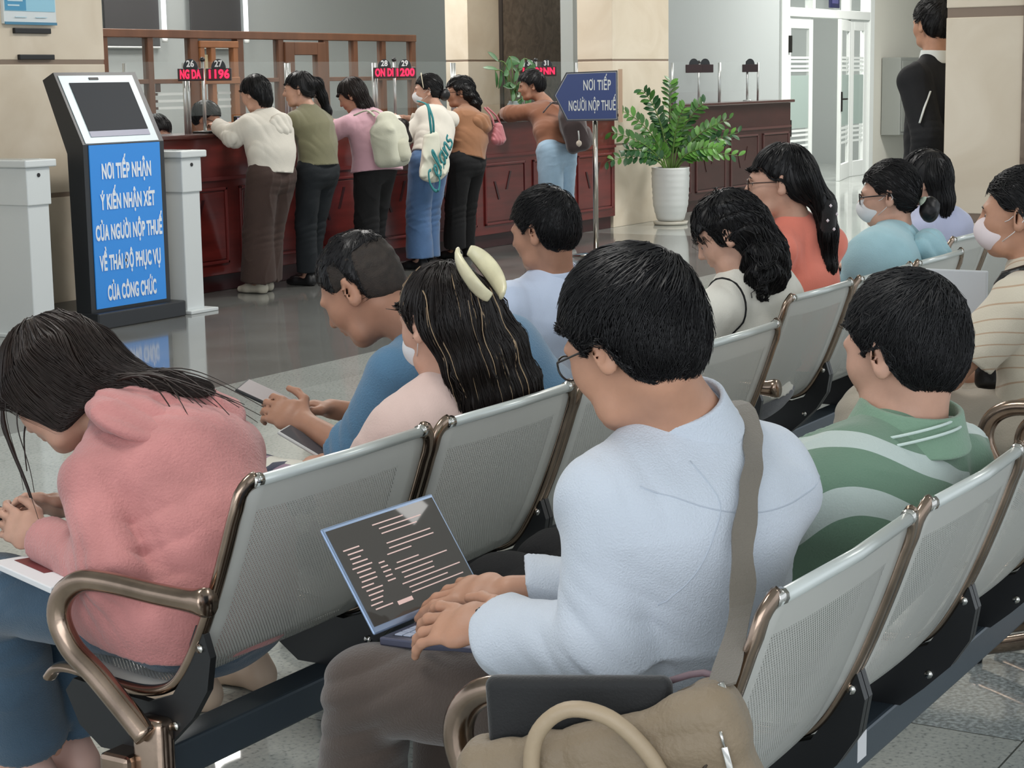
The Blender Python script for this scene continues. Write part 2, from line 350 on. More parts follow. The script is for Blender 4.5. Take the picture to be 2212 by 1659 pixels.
# ---- red counter
mah = mat('mahogany', '66231f', .32, bump=.04, bscale=12, var=.28, vscale=5, stretch=(.35, 1, 3), coat=.25); mahd = mat('mahogany_dark', '3a1618', .35, var=.2, vscale=5, stretch=(.4, 1, 3))
mahl = mat('mahogany_edge', '6f2b29', .35); dk = mat('dark_wood', '402422', .35, var=.18, vscale=5, stretch=(.5, 1, 2)); dkl = mat('dark_wood_edge', '5a3936', .4)
def counter(name, x0, x1, y, zt, label, m, md, ml, bays, ledge=True):
    t = top(name, ((x0+x1)/2, y+.35, 0), label, 'counter')
    MB().rbox((x0, y+.02, .12), (x1, y+.10, zt-.03), .004).rbox((x0, y+.1, .12), (x0+.05, y+.7, zt-.03), .004).rbox((x1-.05, y+.1, .12), (x1, y+.7, zt-.03), .004).build('front_board', m, t)
    MB().rbox((x0+.02, y+.06, 0), (x1-.02, y+.66, .13), .004).build('kick_plate', md, t)
    MB().rbox((x0-.02, y-.03, zt-.035), (x1+.02, y+.35, zt), .01).build('worktop', mat('top_edge', '4a2420', .25, coat=.5) if ledge else dk, t)
    MB().rbox((x0+.05, y+.2, .72), (x1-.05, y+.85, .76), .008).build('desk_top', ml, t)
    MB().box((x0, y+.005, zt-.33), (x1, y+.022, zt-.305)).build('moulding', ml, t)
    n = bays; W = (x1-x0)/n
    for i in range(n):
        a, b_ = x0+i*W+.07, x0+(i+1)*W-.07; p = MB(); z0, z1 = .2, zt-.38
        for lo, hi in (((a, y+.004, z0), (b_, y+.022, z0+.022)), ((a, y+.004, z1-.022), (b_, y+.022, z1)), ((a, y+.004, z0), (a+.022, y+.022, z1)), ((b_-.022, y+.004, z0), (b_, y+.022, z1))): p.rbox(lo, hi, .005)
        pan = p.build('panel', ml, t)
        MB().rbox((a+.03, y+.012, z0+.03), (b_-.03, y+.03, z1-.03), .005).build('panel_field', m, pan)
        # carved chevron ornament in the middle of the bay
        c = (a+b_)/2; q = MB()
        for s_ in (-1, 1): q.prism([(0, 0), (.03, 0), (.10, .16), (.07, .16)], (c+s_*.05-(.05 if s_ < 0 else .05), y+.012, .42 if s_ < 0 else .5), (s_, 0, 0), (0, 0, 1), .006*s_)
        q.build('carved_ornament', md, pan)
    return t
counter('service_counter', 9.68, 16.38, 8.6, 1.12, 'long glossy red mahogany service counter with teller windows', mah, mahd, mahl, 8)
counter('service_counter', 17.7, 21.35, 8.82, 1.17, 'dark brown wooden counter standing behind the potted plant', dk, dk, dkl, 4)
MB().box((17.72, 8.8, .8), (17.725, 8.81, .81))
# glass screens with posts on the counters
postm = mat('satin_post', 'cfd2d0', .3, .7); dpost = mat('dark_post', '5b5a57', .35, .6)
def screen(x0, x1, y, z0, z1, label):
    t = top('glass_screen', ((x0+x1)/2, y, z0), label, 'glass screen', 'counter glass screens')
    MB().rbox((x0, y-.004, z0+.12), (x1, y+.004, z1), .001).build('pane', clear, t)
    for x in (x0, x1): MB().tube([(x, y, z0), (x, y, z1-.01)], .013, 10).build('post', postm, t, True)
XS = [9.7, 10.35, 11.52, 12.67, 13.85, 15.06, 16.08]
nm = ['nearest the touch kiosk', 'behind displays 26 and 27', 'behind the woman in olive', 'left of display 28', 'behind the woman with the tote bag', 'left of display 30']
for i in range(6): screen(XS[i]+.02, XS[i+1]-.02, 8.86, 1.12, 1.62, 'clear glass screen with steel posts on red counter, '+nm[i])
for i, (a, b_) in enumerate(((18.44, 19.64), (19.66, 20.73))): screen(a, b_, 9.0, 1.17, 1.62, 'clear glass screen on the dark counter, '+('nearer the pillar' if i == 0 else 'nearer the door'))
# ---- number displays
led_off = mat('led_case', '2a1416', .35); plate = mat('number_plate', '1c2024', .4); led_on = mat('led_red', 'ff2448', .5, emit='ff1840', estr=2.2); ledbg = mat('led_field', '3a0b14', .4, emit='500510', estr=.35); wt = mat('white_letters', 'f2f4f4', .5)
LW, LH = .178, .088
SX = Vector((rt.x, rt.y, 0)).normalized(); SN = Vector((fw.x, fw.y, 0)).normalized()
def display(x, y, z, num, txt, label, lit=True):
    """turned on their poles towards the waiting benches"""
    t = top('queue_display', (x, y, z), label, 'number display', 'counter number displays'); c = Vector((x, y, z))
    Rm = Matrix.Identity(4)
    for i in range(3): Rm[i][0] = SX[i]; Rm[i][1] = SN[i]; Rm[i][3] = c[i]
    b = MB().rbox((-LW/2, 0, 0), (LW/2, .05, LH), .004, Rm).build('case', led_off, t)
    if lit:
        MB().box((-LW/2+.01, -.002, .010), (LW/2-.01, .001, LH-.010), Rm).build('led_field', ledbg, b)
        q = MB(); put_text(q, txt, .085, c-SN*.004+Vector((0, 0, LH/2)), SX, (0, 0, 1), .8, .0025, width=LW*.82); q.build('lit_text', led_on, b)
    R_ = .052; arc = [(R_*math.cos(a*math.pi/12), R_*1.25*math.sin(a*math.pi/12)) for a in range(13)]
    p = MB().prism(arc, c+SN*.03+Vector((0, 0, LH)), SX, (0, 0, 1), .014).build('number_plate', plate, t)
    if num: q = MB(); put_text(q, num, .062, c+SN*.014+Vector((0, 0, LH+.030)), SX, (0, 0, 1), .85, .002); q.build('numerals', wt, p)
    return t
def dpole(x, y, z0, z1, label):
    t = top('display_pole', (x, y, z0), label, 'pole', 'display poles')
    MB().tube([(x, y, z0+.01), (x, y, z1)], .013, 10).build('tube', postm, t, True)
    MB().lathe([(.001, z1-.002), (.018, z1+.004), (.02, z1+.018), (.012, z1+.03), (.001, z1+.032)], (x, y, 0), 12).build('ball_top', mat('black_ball', '262626', .3), t, True)
    MB().lathe([(.05, z0), (.05, z0+.01), (.02, z0+.015)], (x, y, 0), 16).build('base', postm, t, True)
for x, z1, lab in ((10.464, 1.62, 'steel pole between number displays 26 and 27'), (12.866, 1.62, 'steel pole between number displays 28 and 29'), (15.17, 1.62, 'steel pole between number displays 30 and 31')): dpole(x, 8.8, 1.12, z1, lab)
for x, z1, lab in ((19.0, 1.60, 'steel pole carrying the pair of unlit displays on the dark counter'), (20.31, 1.60, 'steel pole carrying the single unlit display on the dark counter')): dpole(x, 8.95, 1.17, z1, lab)
DZ = 1.485
for x, n, tx, l in ((10.28, '26', 'NG DA', 'lit red display reading NG DA under plate 26'), (10.585, '27', '1196', 'lit red display reading 1196 under plate 27'),
                    (12.665, '28', 'ON DI', 'lit red display reading ON DI under plate 28'), (12.96, '29', '1200', 'lit red display reading 1200 under plate 29'),
                    (15.0, '30', '1198', 'lit red display reading 1198 under plate 30'), (15.305, '31', 'RNN', 'lit red display reading RNN under plate 31')): display(x, 8.76, DZ, n, tx, l)
for x, l in ((18.77, 'unlit dark red display on dark counter, one of a pair, nearer the pillar'), (19.06, 'unlit dark red display on dark counter, one of a pair, farther from the pillar'), (20.28, 'single unlit dark red display on dark counter near the door')): display(x, 8.9, 1.50, '', '', l, False)
# papers, monitors behind the counters
def slab(name, lo, hi, m, label, cat, R=None, b=.004, **k):
    c = ((lo[0]+hi[0])/2, (lo[1]+hi[1])/2, lo[2])
    return tag(meshobj(name, *(lambda q: (q.V, q.F))(MB().rbox(lo, hi, b, R)), m, smooth=False, loc=c), label, cat, **k)
pap = mat('paper_white', 'e8e8ea', .7); blk = mat('black_plastic', '17181a', .45)
slab('paper_sheet', (12.1, 8.60, 1.121), (12.37, 8.76, 1.124), pap, 'white paper sheet lying on the red counter left of the woman with the tote bag', 'paper', b=.001)
slab('paper_tray', (10.30, 8.63, 1.121), (10.50, 8.78, 1.135), blk, 'flat black tray on the red counter under display 26', 'tray')
slab('paper_tray', (13.0, 8.66, 1.121), (13.3, 8.80, 1.135), blk, 'flat black tray on the red counter behind the woman with the tote bag', 'tray')
def monitor(x, y, z, lab, scr):
    t = top('computer_monitor', (x, y, z), lab, 'monitor')
    MB().rbox((x-.26, y, z+.12), (x+.26, y+.03, z+.45), .008).build('housing', blk, t)
    MB().box((x-.245, y-.002, z+.135), (x+.245, y, z+.435)).build('screen', scr, t)
    MB().rbox((x-.03, y+.03, z+.02), (x+.03, y+.06, z+.25), .005).rbox((x-.12, y-.05, z), (x+.12, y+.12, z+.02), .005).build('stand', blk, t)
monitor(11.75, 9.35, .765, 'computer monitor with pale lilac screen beside the bespectacled clerk', mat('lilac_screen', 'b7a8c8', .4, emit='b7a8d8', estr=.5))
monitor(19.0, 9.35, .85, 'grey computer monitor behind the dark counter', mat('grey_screen', '6b7078', .3))
# ---- poster and slots on the left tiled wall
t = top('wall_poster', (8.92, 8.93, 1.86), 'pale blue printed notice on the left tiled wall', 'poster')
MB().box((8.71, 8.925, 1.86), (9.17, 8.948, 2.45)).build('board', mat('poster_white', 'dfe6e8', .5), t)
MB().box((8.72, 8.921, 1.94), (9.16, 8.926, 2.44)).build('blue_field', mat('poster_sky', '9bd0e6', .5), t)
MB().box((8.722, 8.918, 1.945), (8.90, 8.922, 2.40)).box((8.93, 8.918, 2.06), (9.1, 8.922, 2.07)).box((8.98, 8.918, 2.1), (9.0, 8.922, 2.13)).build('dark_blue_block', mat('poster_blue', '4f9cc4', .5), t)
MB().box((8.715, 8.919, 1.855), (9.17, 8.925, 1.872)).build('bottom_strip', mat('poster_edge', '4b86a5', .5), t)
q = MB()
for i in range(4): q.box((8.74, 8.915, 1.97+i*.03), (8.74+.1+.03*(i % 2), 8.919, 1.98+i*.03))
for i in range(2): q.box((8.80+i*.18, 8.915, 1.90), (8.9+i*.18, 8.92, 1.905))
q.build('printed_lines', mat('poster_line', 'c5e2ee', .5), t)
slab('wall_slot', (8.80, 8.925, 1.80), (9.12, 8.95, 1.835), blk, 'black slotted bracket directly under the blue wall notice', 'bracket', group='black wall brackets')
slab('wall_slot', (8.83, 8.925, 1.635), (9.14, 8.95, 1.668), blk, 'black slotted bracket above the tile joint on the left wall', 'bracket', group='black wall brackets')
# ---- kiosk
K = top('feedback_kiosk', (8.78, 8.1, 0), 'black upright touch kiosk with blue lettered front panel on a flat black base', 'kiosk')
bk = mat('kiosk_black', '1d2024', .38, spec=.6)
bx0, bx1 = 8.43, 9.06
MB().rbox((8.37, 7.93, .0), (9.17, 8.62, .10), .008).build('base', bk, K)
# body side profile in the YZ plane: straight front, head leaning back
prof = [(8.0, .10), (8.0, 1.115), (8.21, 1.545), (8.30, 1.50), (8.13, 1.06), (8.12, .10)]
MB().prism([(p[0]-8, p[1]) for p in prof], (8.385, 8, 0), (0, 1, 0), (0, 0, 1), .72).build('housing', bk, K)
hd = Vector((0, .21, .43)).normalized(); nrm = Vector((0, -hd.z, hd.y))
def face(mb, x0, x1, s0, s1, off, o=Vector((0, 8.0, 1.115))):
    P_ = lambda x, s: Vector((x, 0, 0))+o+hd*s+nrm*off
    V = [P_(x0, s0), P_(x1, s0), P_(x1, s1), P_(x0, s1)]; W_ = [v-nrm*.004 for v in V]
    return mb.add(V+W_, [(0, 1, 2, 3), (4, 7, 6, 5), (0, 4, 5, 1), (1, 5, 6, 2), (2, 6, 7, 3), (3, 7, 4, 0)])
kf = MB().box((bx0+.0, 7.994, .12), (bx1, 8.0, 1.11)).build('blue_panel', mat('kiosk_blue', '2f82d0', .35, emit='2f82d0', estr=.25), K)  # printed panel; a weak glow is added to brighten its blue
q = MB()
for i, (s_, wd) in enumerate((('NƠI TIẾP NHẬN', .44), ('Ý KIẾN NHẬN XÉT', .49), ('CỦA NGƯỜI NỘP THUẾ', .60), ('VỀ THÁI ĐỘ PHỤC VỤ', .55), ('CỦA CÔNG CHỨC', .44))):
    put_text(q, s_, .125, ((bx0+bx1)/2, 7.990, .945-i*.185), (1, 0, 0), (0, 0, 1), 1, .0045, width=wd)
q.build('lettering', mat('kiosk_letters', 'eef6ff', .5), kf)
bz = face(MB(), bx0-.02, bx1+.0, 0.005, .455, .004).build('bezel', mat('bezel_white', 'dbeaee', .35), K)
face(MB(), bx0+.045, bx1-.06, .085, .405, .009).build('screen', mat('dark_screen', '3a3d42', .55, spec=.15), bz)
face(MB(), bx0+.045, bx1-.06, .045, .082, .009).build('card_strip', mat('card_strip', '9d9fb4', .4), bz)
face(MB(), bx0+.23, bx0+.31, .425, .440, .009).build('camera_lens', blk, bz)
# ---- white gate posts either side of the kiosk
gw = mat('gate_white', 'd9dfe0', .4); gs = mat('gate_side', 'b3b3b0', .4)
def gate(x, y, lab):
    t = top('gate_post', (x+.1, y+.4, 0), lab, 'gate post', 'white gate posts')
    MB().rbox((x, y, .02), (x+.17, y+.75, .80), .006).build('pedestal', gw, t)
    MB().rbox((x-.01, y-.012, .78), (x+.18, y+.76, 1.0), .006).build('upper_case', gw, t)
    MB().rbox((x-.03, y-.03, 1.0), (x+.22, y+.8, 1.045), .008).build('top_cap', gw, t)
    MB().box((x+.02, y+.05, 1.043), (x+.16, y+.5, 1.047)).build('reader_window', mat('reader_glass', 'aab4b4', .15), t)
    MB().lathe([(.001, 0), (.014, .001), (.014, .006)], (0, 0, 0), 12)
    q = MB().tube([(x+.085, y-.016, .955), (x+.085, y-.010, .955)], .012, 12).build('keyhole', blk, t)
    MB().rbox((x-.02, y-.05, 0), (x+.25, y+.9, .022), .004).build('foot_plate', gw, t)
    return t
gate(7.93, 8.02, 'white gate post left of the blue kiosk')
gate(9.24, 7.98, 'white gate post right of the blue kiosk')
# ---- arrow sign on a pole, turned to the seats
t = top('pole_sign', (13.9, 7.5, 0), 'navy arrow shaped sign on a steel pole in front of the red counter', 'sign')
SX = Vector((rt.x, rt.y, 0)).normalized(); SN = Vector((fw.x, fw.y, 0)).normalized(); SO = Vector((13.667, 7.45, 0))
pts = [(-.268, 1.325), (-.165, 1.115), (.255, 1.115), (.255, 1.52), (-.165, 1.51)]
def shr(k, kz): return [(.02+(x-.02)*k, 1.317+(z-1.317)*kz) for x, z in pts]
ar = MB().prism(pts, SO+SN*.03, SX, (0, 0, 1), .03).build('rim', mat('sign_rim', '20222c', .35), t)
MB().prism(shr(.965, .95), SO+SN*-.0005, SX, (0, 0, 1), .001).build('silver_line', mat('sign_silver', '8d8e8c', .4), ar)
fc = MB().prism(shr(.945, .925), SO-SN*.0015, SX, (0, 0, 1), .002).build('blue_face', mat('sign_blue', '1f3264', .35), t)
q = MB(); put_text(q, 'NƠI TIẾP', .115, SO-SN*.0045+SX*.085+Vector((0, 0, 1.40)), SX, (0, 0, 1), 1, .0018, width=.225); q.build('lettering', mat('sign_letters', 'b9bcbb', .4), fc); q = MB(); put_text(q, 'NGƯỜI NỘP THUẾ', .115, SO-SN*.0045+SX*.045+Vector((0, 0, 1.235)), SX, (0, 0, 1), 1, .0018, width=.385)
q.build('lettering', mat('sign_letters', 'b9bcbb', .4), fc)
MB().prism([(.262, 1.10), (.295, 1.10), (.295, 1.53), (.262, 1.53)], SO+SN*.03, SX, (0, 0, 1), .028).build('side_post', mat('tan_edge', 'a88f78', .5), t)
pb = SO+SN*.05+SX*.07
MB().tube([pb+Vector((0, 0, .02)), pb+Vector((0, 0, 1.45))], .022, 14).build('pole', chrome, t, True)
MB().lathe([(.2, 0), (.2, .012), (.05, .03), (.023, .04)], pb, 28).build('base_disc', chrome, t, True)
# ---- switch cabinet on door wall
t = top('wall_cabinet', (27.6, 9.6, .9), 'tall grey metal cabinet on the wall right of the door', 'cabinet')
MB().rbox((27.0, 9.45, .55), (28.2, 9.74, 1.69), .01).build('body', mat('cabinet_grey', '8a8d88', .5), t); MB().rbox((27.05, 9.435, .6), (28.15, 9.45, 1.64), .005).build('door', mat('cabinet_grey', '8a8d88', .5), t)
t = top('switch_box', (28.7, 9.7, 1.45), 'small white box with two dark sockets beside the grey cabinet', 'switch box')
MB().rbox((28.25, 9.68, 1.42), (28.95, 9.745, 1.68), .008).build('plate', white, t)
for x in (28.35, 28.65): MB().box((x, 9.67, 1.55), (x+.2, 9.682, 1.61)).build('socket', blk, t)
# ---- potted plant
def leafblade(c, d, n, L_, W_, fold=.15):
    """an oval leaf as a thin lens: centre base c, direction d, normal n"""
    d, n = Vector(d).normalized(), Vector(n); s = d.cross(n).normalized(); n = s.cross(d); V = []; F = []
    prof = (0, .75, 1, .8, .0); ts = (0, .25, .5, .78, 1)
    for up_ in (1, 0):
        off = n*(.0012 if up_ else -.0012)
        for k, t_ in enumerate(ts):
            w_ = prof[k]*W_/2; mid = Vector(c)+d*L_*t_-n*(.12*L_*t_*t_)
            V += [mid-s*w_+n*fold*w_+off, mid+off, mid+s*w_+n*fold*w_+off]
    for u in (0, 15):
        for k in range(4):
            a = u+3*k
            q1, q2 = (a, a+1, a+4, a+3), (a+1, a+2, a+5, a+4)
            F += [q1, q2] if u == 0 else [q1[::-1], q2[::-1]]
    return V, F
rng = random.Random(5)
PX, PYy = 16.96, 8.30
t = top('potted_plant', (PX, PYy, 0), 'arching glossy green houseplant in a white dimpled pot before the tiled pillar', 'potted plant')
prof = [(.115, .035), (.15, .06), (.175, .2), (.185, .4), (.188, .56), (.192, .575), (.175, .575), (.168, .55)]
pot = MB(); n = 40; V = []; K_ = 30
for i in range(K_+1):
    z_ = .04+.53*i/K_; r_ = np.interp(z_, [.035, .06, .2, .4, .56, .575], [.12, .14, .172, .184, .188, .192])
    for k in range(n):
        d_ = .006*max(0, math.sin(i*math.pi*.72+(k % 2)*math.pi)) if 3 < i < K_-2 else 0
        V.append((PX+(r_+d_)*math.cos(2*math.pi*k/n), PYy+(r_+d_)*math.sin(2*math.pi*k/n), z_))
V += [(PX+.172*math.cos(2*math.pi*k/n), PYy+.172*math.sin(2*math.pi*k/n), .57) for k in range(n)]+[(PX+.165*math.cos(2*math.pi*k/n), PYy+.165*math.sin(2*math.pi*k/n), .50) for k in range(n)]
F = [(i*n+k, i*n+(k+1) % n, (i+1)*n+(k+1) % n, (i+1)*n+k) for i in range(K_+2) for k in range(n)]+[tuple(range(n-1, -1, -1))]
pot.add(V, F).build('pot', mat('pot_white', 'd8dbd9', .45), t, True)
MB().lathe([(.13, 0), (.165, .004), (.175, .035), (.16, .036), (.15, .015)], (PX, PYy, 0), 36).build('saucer', mat('saucer_white', 'cfcabd', .4), t, True)
MB().lathe([(.001, .53), (.168, .53), (.168, .50)], (PX, PYy, 0), 24).build('soil', mat('soil', '3a2f26', .95), t)
stems = MB(); g1 = mat('leaf_green', '41702f', .35, var=.25, vscale=12, spec=.6); g2 = mat('leaf_light_green', '5c8f3e', .35, var=.2, vscale=12)
g3 = mat('leaf_dark_green', '2f5a34', .35, var=.2, vscale=12)
# fronds: tip offsets in the view-parallel plane (a = along row direction), with a little depth
fr_ = [(-.62, -.15, .40, 0), (-.55, .1, .62, 0), (-.30, -.1, .80, 2), (.0, .05, .88, 0), (.12, -.2, .62, 1), (.33, -.05, .66, 0), (.45, .1, .42, 1), (.58, -.1, .50, 0), (.68, .05, .36, 2), (.66, -.2, .14, 1), (.45, -.25, .22, 1), (-.25, -.3, .30, 1), (-.48, .2, .22, 2), (.15, .25, .45, 2), (-.12, -.3, .5, 2), (.62, .25, .3, 2), (-.66, -.2, .12, 2)]
va = Vector((rt.x, rt.y, 0)).normalized(); vb = Vector((fw.x, fw.y, 0)).normalized()
LM = [MB(), MB(), MB()]
for (a, b_, hz, c) in fr_:
    b_ = b_*.8 if a > -.05 else -abs(a)*.8
    p0 = Vector((PX, PYy, .53))+va*a*.08+vb*b_*.1; p3 = Vector((PX, PYy, .56))+va*a+vb*b_+Vector((0, 0, hz-.02))
    p1 = p0+va*a*.15+vb*b_*.2+Vector((0, 0, max(.25, hz*.75)))
    pts = []
    for k in range(15):
        u_ = k/14; pts.append(p0*(1-u_)**2+p1*2*u_*(1-u_)+p3*u_*u_)
    stems.tube(pts, [.010*(1-.75*k/14) for k in range(15)], 6)
    for k in range(4, 15):
        d_ = (pts[min(k+1, 14)]-pts[k-1]).normalized(); s_ = d_.cross(vb*-1+Vector((0, 0, .4))).normalized()
        for sg in (-1, 1):
            if k == 14 and sg > 0: continue
            ld = (s_*sg*.9+d_*.75+Vector((rng.uniform(-.2, .2), rng.uniform(-.2, .2), rng.uniform(-.1, .2)))).normalized()
            L_ = rng.uniform(.095, .13)*(1-.25*abs(k-9)/6); nn = (Vector((0, 0, 1))+vb*-.9+Vector((rng.uniform(-.4, .4), rng.uniform(-.4, .4), 0))).normalized()
            LM[c if rng.random() < .7 else rng.randrange(3)].add(*leafblade(pts[k], ld, nn, L_, L_*.48))
stems.build('stems', mat('stem_green', '5f7d3c', .5), t, True)
for lm_, mm in zip(LM, (g1, g2, g3)): lm_.build('leaves', mm, t, True)
# small leafy plant on the counter
t = top('counter_plant', (14.5, 8.95, 1.12), 'leafy green plant in a jar on the red counter beside the tan hoodie', 'plant')
MB().lathe([(.05, 0), (.06, .02), (.055, .12), (.04, .14), (.042, .15)], (14.62, 8.72, 1.12), 20).build('jar', mat('jar_glass', 'b9c6cc', .1, alpha=.5), t, True)
sm = MB(); lv = MB()
for (a, hz) in ((-.22, .34), (-.1, .42), (.05, .46), (.2, .44), (.33, .36), (.3, .18), (.12, .25), (.4, .08), (-.05, .2)):
    p0 = Vector((14.62, 8.72, 1.2)); p3 = p0+Vector((a, rng.uniform(-.1, .1), hz)); p1 = p0+Vector((a*.3, 0, hz+.05))
    pts = [p0*(1-k/8)**2+p1*2*(k/8)*(1-k/8)+p3*(k/8)**2 for k in range(9)]; sm.tube(pts, .005, 5)
    for k in (4, 5, 6, 7, 8):
        dd = Vector((rng.uniform(-1, 1), rng.uniform(-.3, .3), rng.uniform(-.8, .2))).normalized()
        lv.add(*leafblade(pts[k], dd, Vector((0, -1, .3)), rng.uniform(.12, .17), .055))
sm.build('stems', MATS['stem_green'], t, True); lv.build('leaves', mat('leaf_counter', '4c7a4a', .4, var=.2, vscale=10), t, True)
# ================================================================== beam seating
def perforated():
    m = bpy.data.materials.new('perforated_steel'); m.use_nodes = True; nt = m.node_tree; N = nt.nodes; L = nt.links; b = N['Principled BSDF']
    b.inputs['Base Color'].default_value = (*hexc('c8c8c2'), 1); b.inputs['Metallic'].default_value = .1; b.inputs['Roughness'].default_value = .36
    uv = N.new('ShaderNodeUVMap'); sp = N.new('ShaderNodeSeparateXYZ'); L.new(uv.outputs[0], sp.inputs[0])
    def mth(op, a, b_=None, c_=None):
        n = N.new('ShaderNodeMath'); n.operation = op
        for i, v in enumerate((a, b_, c_)):
            if v is None: continue
            if isinstance(v, (int, float)): n.inputs[i].default_value = v
            else: L.new(v, n.inputs[i])
        return n.outputs[0]
    P_ = .0074
    v = mth('DIVIDE', sp.outputs[1], P_*.6); row = mth('MODULO', mth('FLOOR', v), 2.0)
    u = mth('ADD', mth('DIVIDE', sp.outputs[0], P_), mth('MULTIPLY', row, .5))
    du = mth('MULTIPLY', mth('SUBTRACT', mth('FRACT', u), .5), 1.0); dv = mth('MULTIPLY', mth('SUBTRACT', mth('FRACT', v), .5), .6)
    d = mth('SQRT', mth('ADD', mth('MULTIPLY', du, du), mth('MULTIPLY', dv, dv)))
    hole = mth('LESS_THAN', d, .205)
    # margins: u in .035...465, v in .07...
    inn = mth('MULTIPLY', mth('GREATER_THAN', sp.outputs[0], .045), mth('LESS_THAN', sp.outputs[0], .468))
    inn = mth('MULTIPLY', inn, mth('MULTIPLY', mth('GREATER_THAN', sp.outputs[1], .06), mth('LESS_THAN', sp.outputs[1], .80)))
    hole = mth('MULTIPLY', hole, inn)
    tr = N.new('ShaderNodeBsdfTransparent'); mx = N.new('ShaderNodeMixShader'); L.new(hole, mx.inputs[0]); L.new(b.outputs[0], mx.inputs[1]); L.new(tr.outputs[0], mx.inputs[2])
    L.new(mx.outputs[0], N['Material Output'].inputs[0]); return m
PERF = perforated()
def worn_tinted_chrome():
    m = mat('worn_tinted_chrome', '9a8778', .2, 1, bump=.03, bscale=40, var=.25, vscale=14); return m  # worn chrome; brown base colour stands in for warm surroundings mirrored in it
WCH = worn_tinted_chrome(); railm = mat('seat_rail', 'd2d8d5', .3, .3); brk = mat('bracket_black', '101215', .4, spec=.6); beamm = mat('beam_grey', '47525b', .38, .3, bump=.02, bscale=200); capm = mat('polished_cap', 'd4d2cd', .12, 1)
SPF = [(0, .80), (.014, .755), (.045, .665), (.082, .57), (.115, .50), (.15, .445), (.185, .418), (.24, .405), (.32, .408), (.40, .42), (.445, .416), (.468, .395)]
SP2 = [(p.y, p.z) for p in smooth_path([(0, a, b) for a, b in SPF], 4)]
SW = .506
def seat(parent, x0, y0, lx=0):
    SW = .506+.03+lx; x0 = x0-.015-lx; n = 12; V = []; UV = []; s = 0; rows = []
    K = len(SP2)
    for i, (y, z) in enumerate(SP2):
        if i: s += math.dist(SP2[i-1], SP2[i])
        inset = .03*max(0, 1-s/.06)**2 if s < .06 else 0
        for k in range(n+1):
            t_ = k/n; x = inset+(SW-2*inset)*t_; edge_ = abs(t_-.5)*2
            yy = y-.012*(1-edge_**2)*(1 if z > .45 else 0)
            V.append((x0+x, y0+yy, z+(.004*(edge_**4)))); UV.append((x, s))
    F = [(i*(n+1)+k, i*(n+1)+k+1, (i+1)*(n+1)+k+1, (i+1)*(n+1)+k) for i in range(K-1) for k in range(n)]
    sh = meshobj('seat', V, F, PERF, parent, True, uv=UV)
    md = sh.modifiers.new('thickness', 'SOLIDIFY'); md.thickness = .003; md.offset = 0
    r = MB().tube([(x0+.022, y0-.002, .80), (x0+SW*.5, y0-.014, .802), (x0+SW-.022, y0-.002, .80)], .0105, 10).build('top_rail', railm, sh, True)
    for sg in (0, 1):
        fr = MB(); xx = x0-.008 if sg == 0 else x0+SW+.008; d_ = 1 if sg == 0 else -1
        pts = [(xx+d_*.034, y0, .803), (xx+d_*.018, y0+.001, .798), (xx+d_*.004, y0+.006, .782), (xx, y0+.012, .757)]+[(xx, y0+y, z) for y, z in SP2[5:]]
        fr.tube(smooth_path(pts, 2), .0165, 10, flat=.6, side=(1, 0, 0)).build('side_frame', WCH, sh, True)
    for xx, d_ in ((x0+.018, 1), (x0+SW-.018, -1)): MB().tube([(xx, y0, .802), (xx+d_*.022, y0-.003, .802)], .0122, 10).build('rail_cap', capm, sh, True)
    for xx in (x0-.018, x0+SW+.002):
        poly = [(.105, .545), (.088, .53), (.075, .49), (.085, .43), (.12, .375), (.17, .325), (.215, .285), (.34, .285), (.39, .32), (.42, .38), (.40, .405), (.30, .395), (.22, .39), (.165, .41), (.135, .455), (.12, .51)]
        b = MB().prism(poly, (xx, y0, 0), (0, 1, 0), (0, 0, 1), .016).build('bracket', brk, sh)
        for (yy, zz) in ((.097, .505), (.16, .355)): MB().tube([(xx-.004, y0+yy, zz), (xx+.001, y0+yy, zz)], .008, 8).build('bolt', capm, b, True)
    return sh
def armrest(parent, x, y0, nm='armrest', dz=0):
    pts = [(x, y0+.035, .606), (x, y0+.07, .604), (x, y0+.15, .606), (x, y0+.26, .612), (x, y0+.325, .606), (x, y0+.37, .575), (x, y0+.382, .53), (x, y0+.355, .48), (x, y0+.30, .44), (x, y0+.235, .385), (x, y0+.19, .345)]
    pts = [(p[0], p[1]+dz*1.25*min(1, max(0, (p[1]-y0-.1)/.2)), p[2]+dz*min(1, max(0, (p[2]-.36)/.2))) for p in pts]; sp = smooth_path(pts, 5); K = len(sp)
    r = [.019+.006*math.exp(-((i-2)/3)**2) for i in range(K)]
    return MB().tube(sp, r, 14, flat=1.15).build(nm, WCH, parent, True)
def leg(parent, x, y0):
    mb = MB()
    mb.rbox((x-.022, y0+.165, .05), (x+.022, y0+.235, .37), .012)
    for s_ in (-1, 1):
        mb.tube(smooth_path([(x, y0+.20, .12), (x, y0+.20+s_*.10, .075), (x, y0+.20+s_*.24, .035)], 4), .02, 10, flat=1.2)
    o = mb.build('leg', WCH, parent, True)
    for s_ in (-1, 1): MB().lathe([(.022, 0), (.024, .012), (.012, .03)], (x, y0+.20+s_*.24, 0), 14).build('foot_pad', brk, o, True)
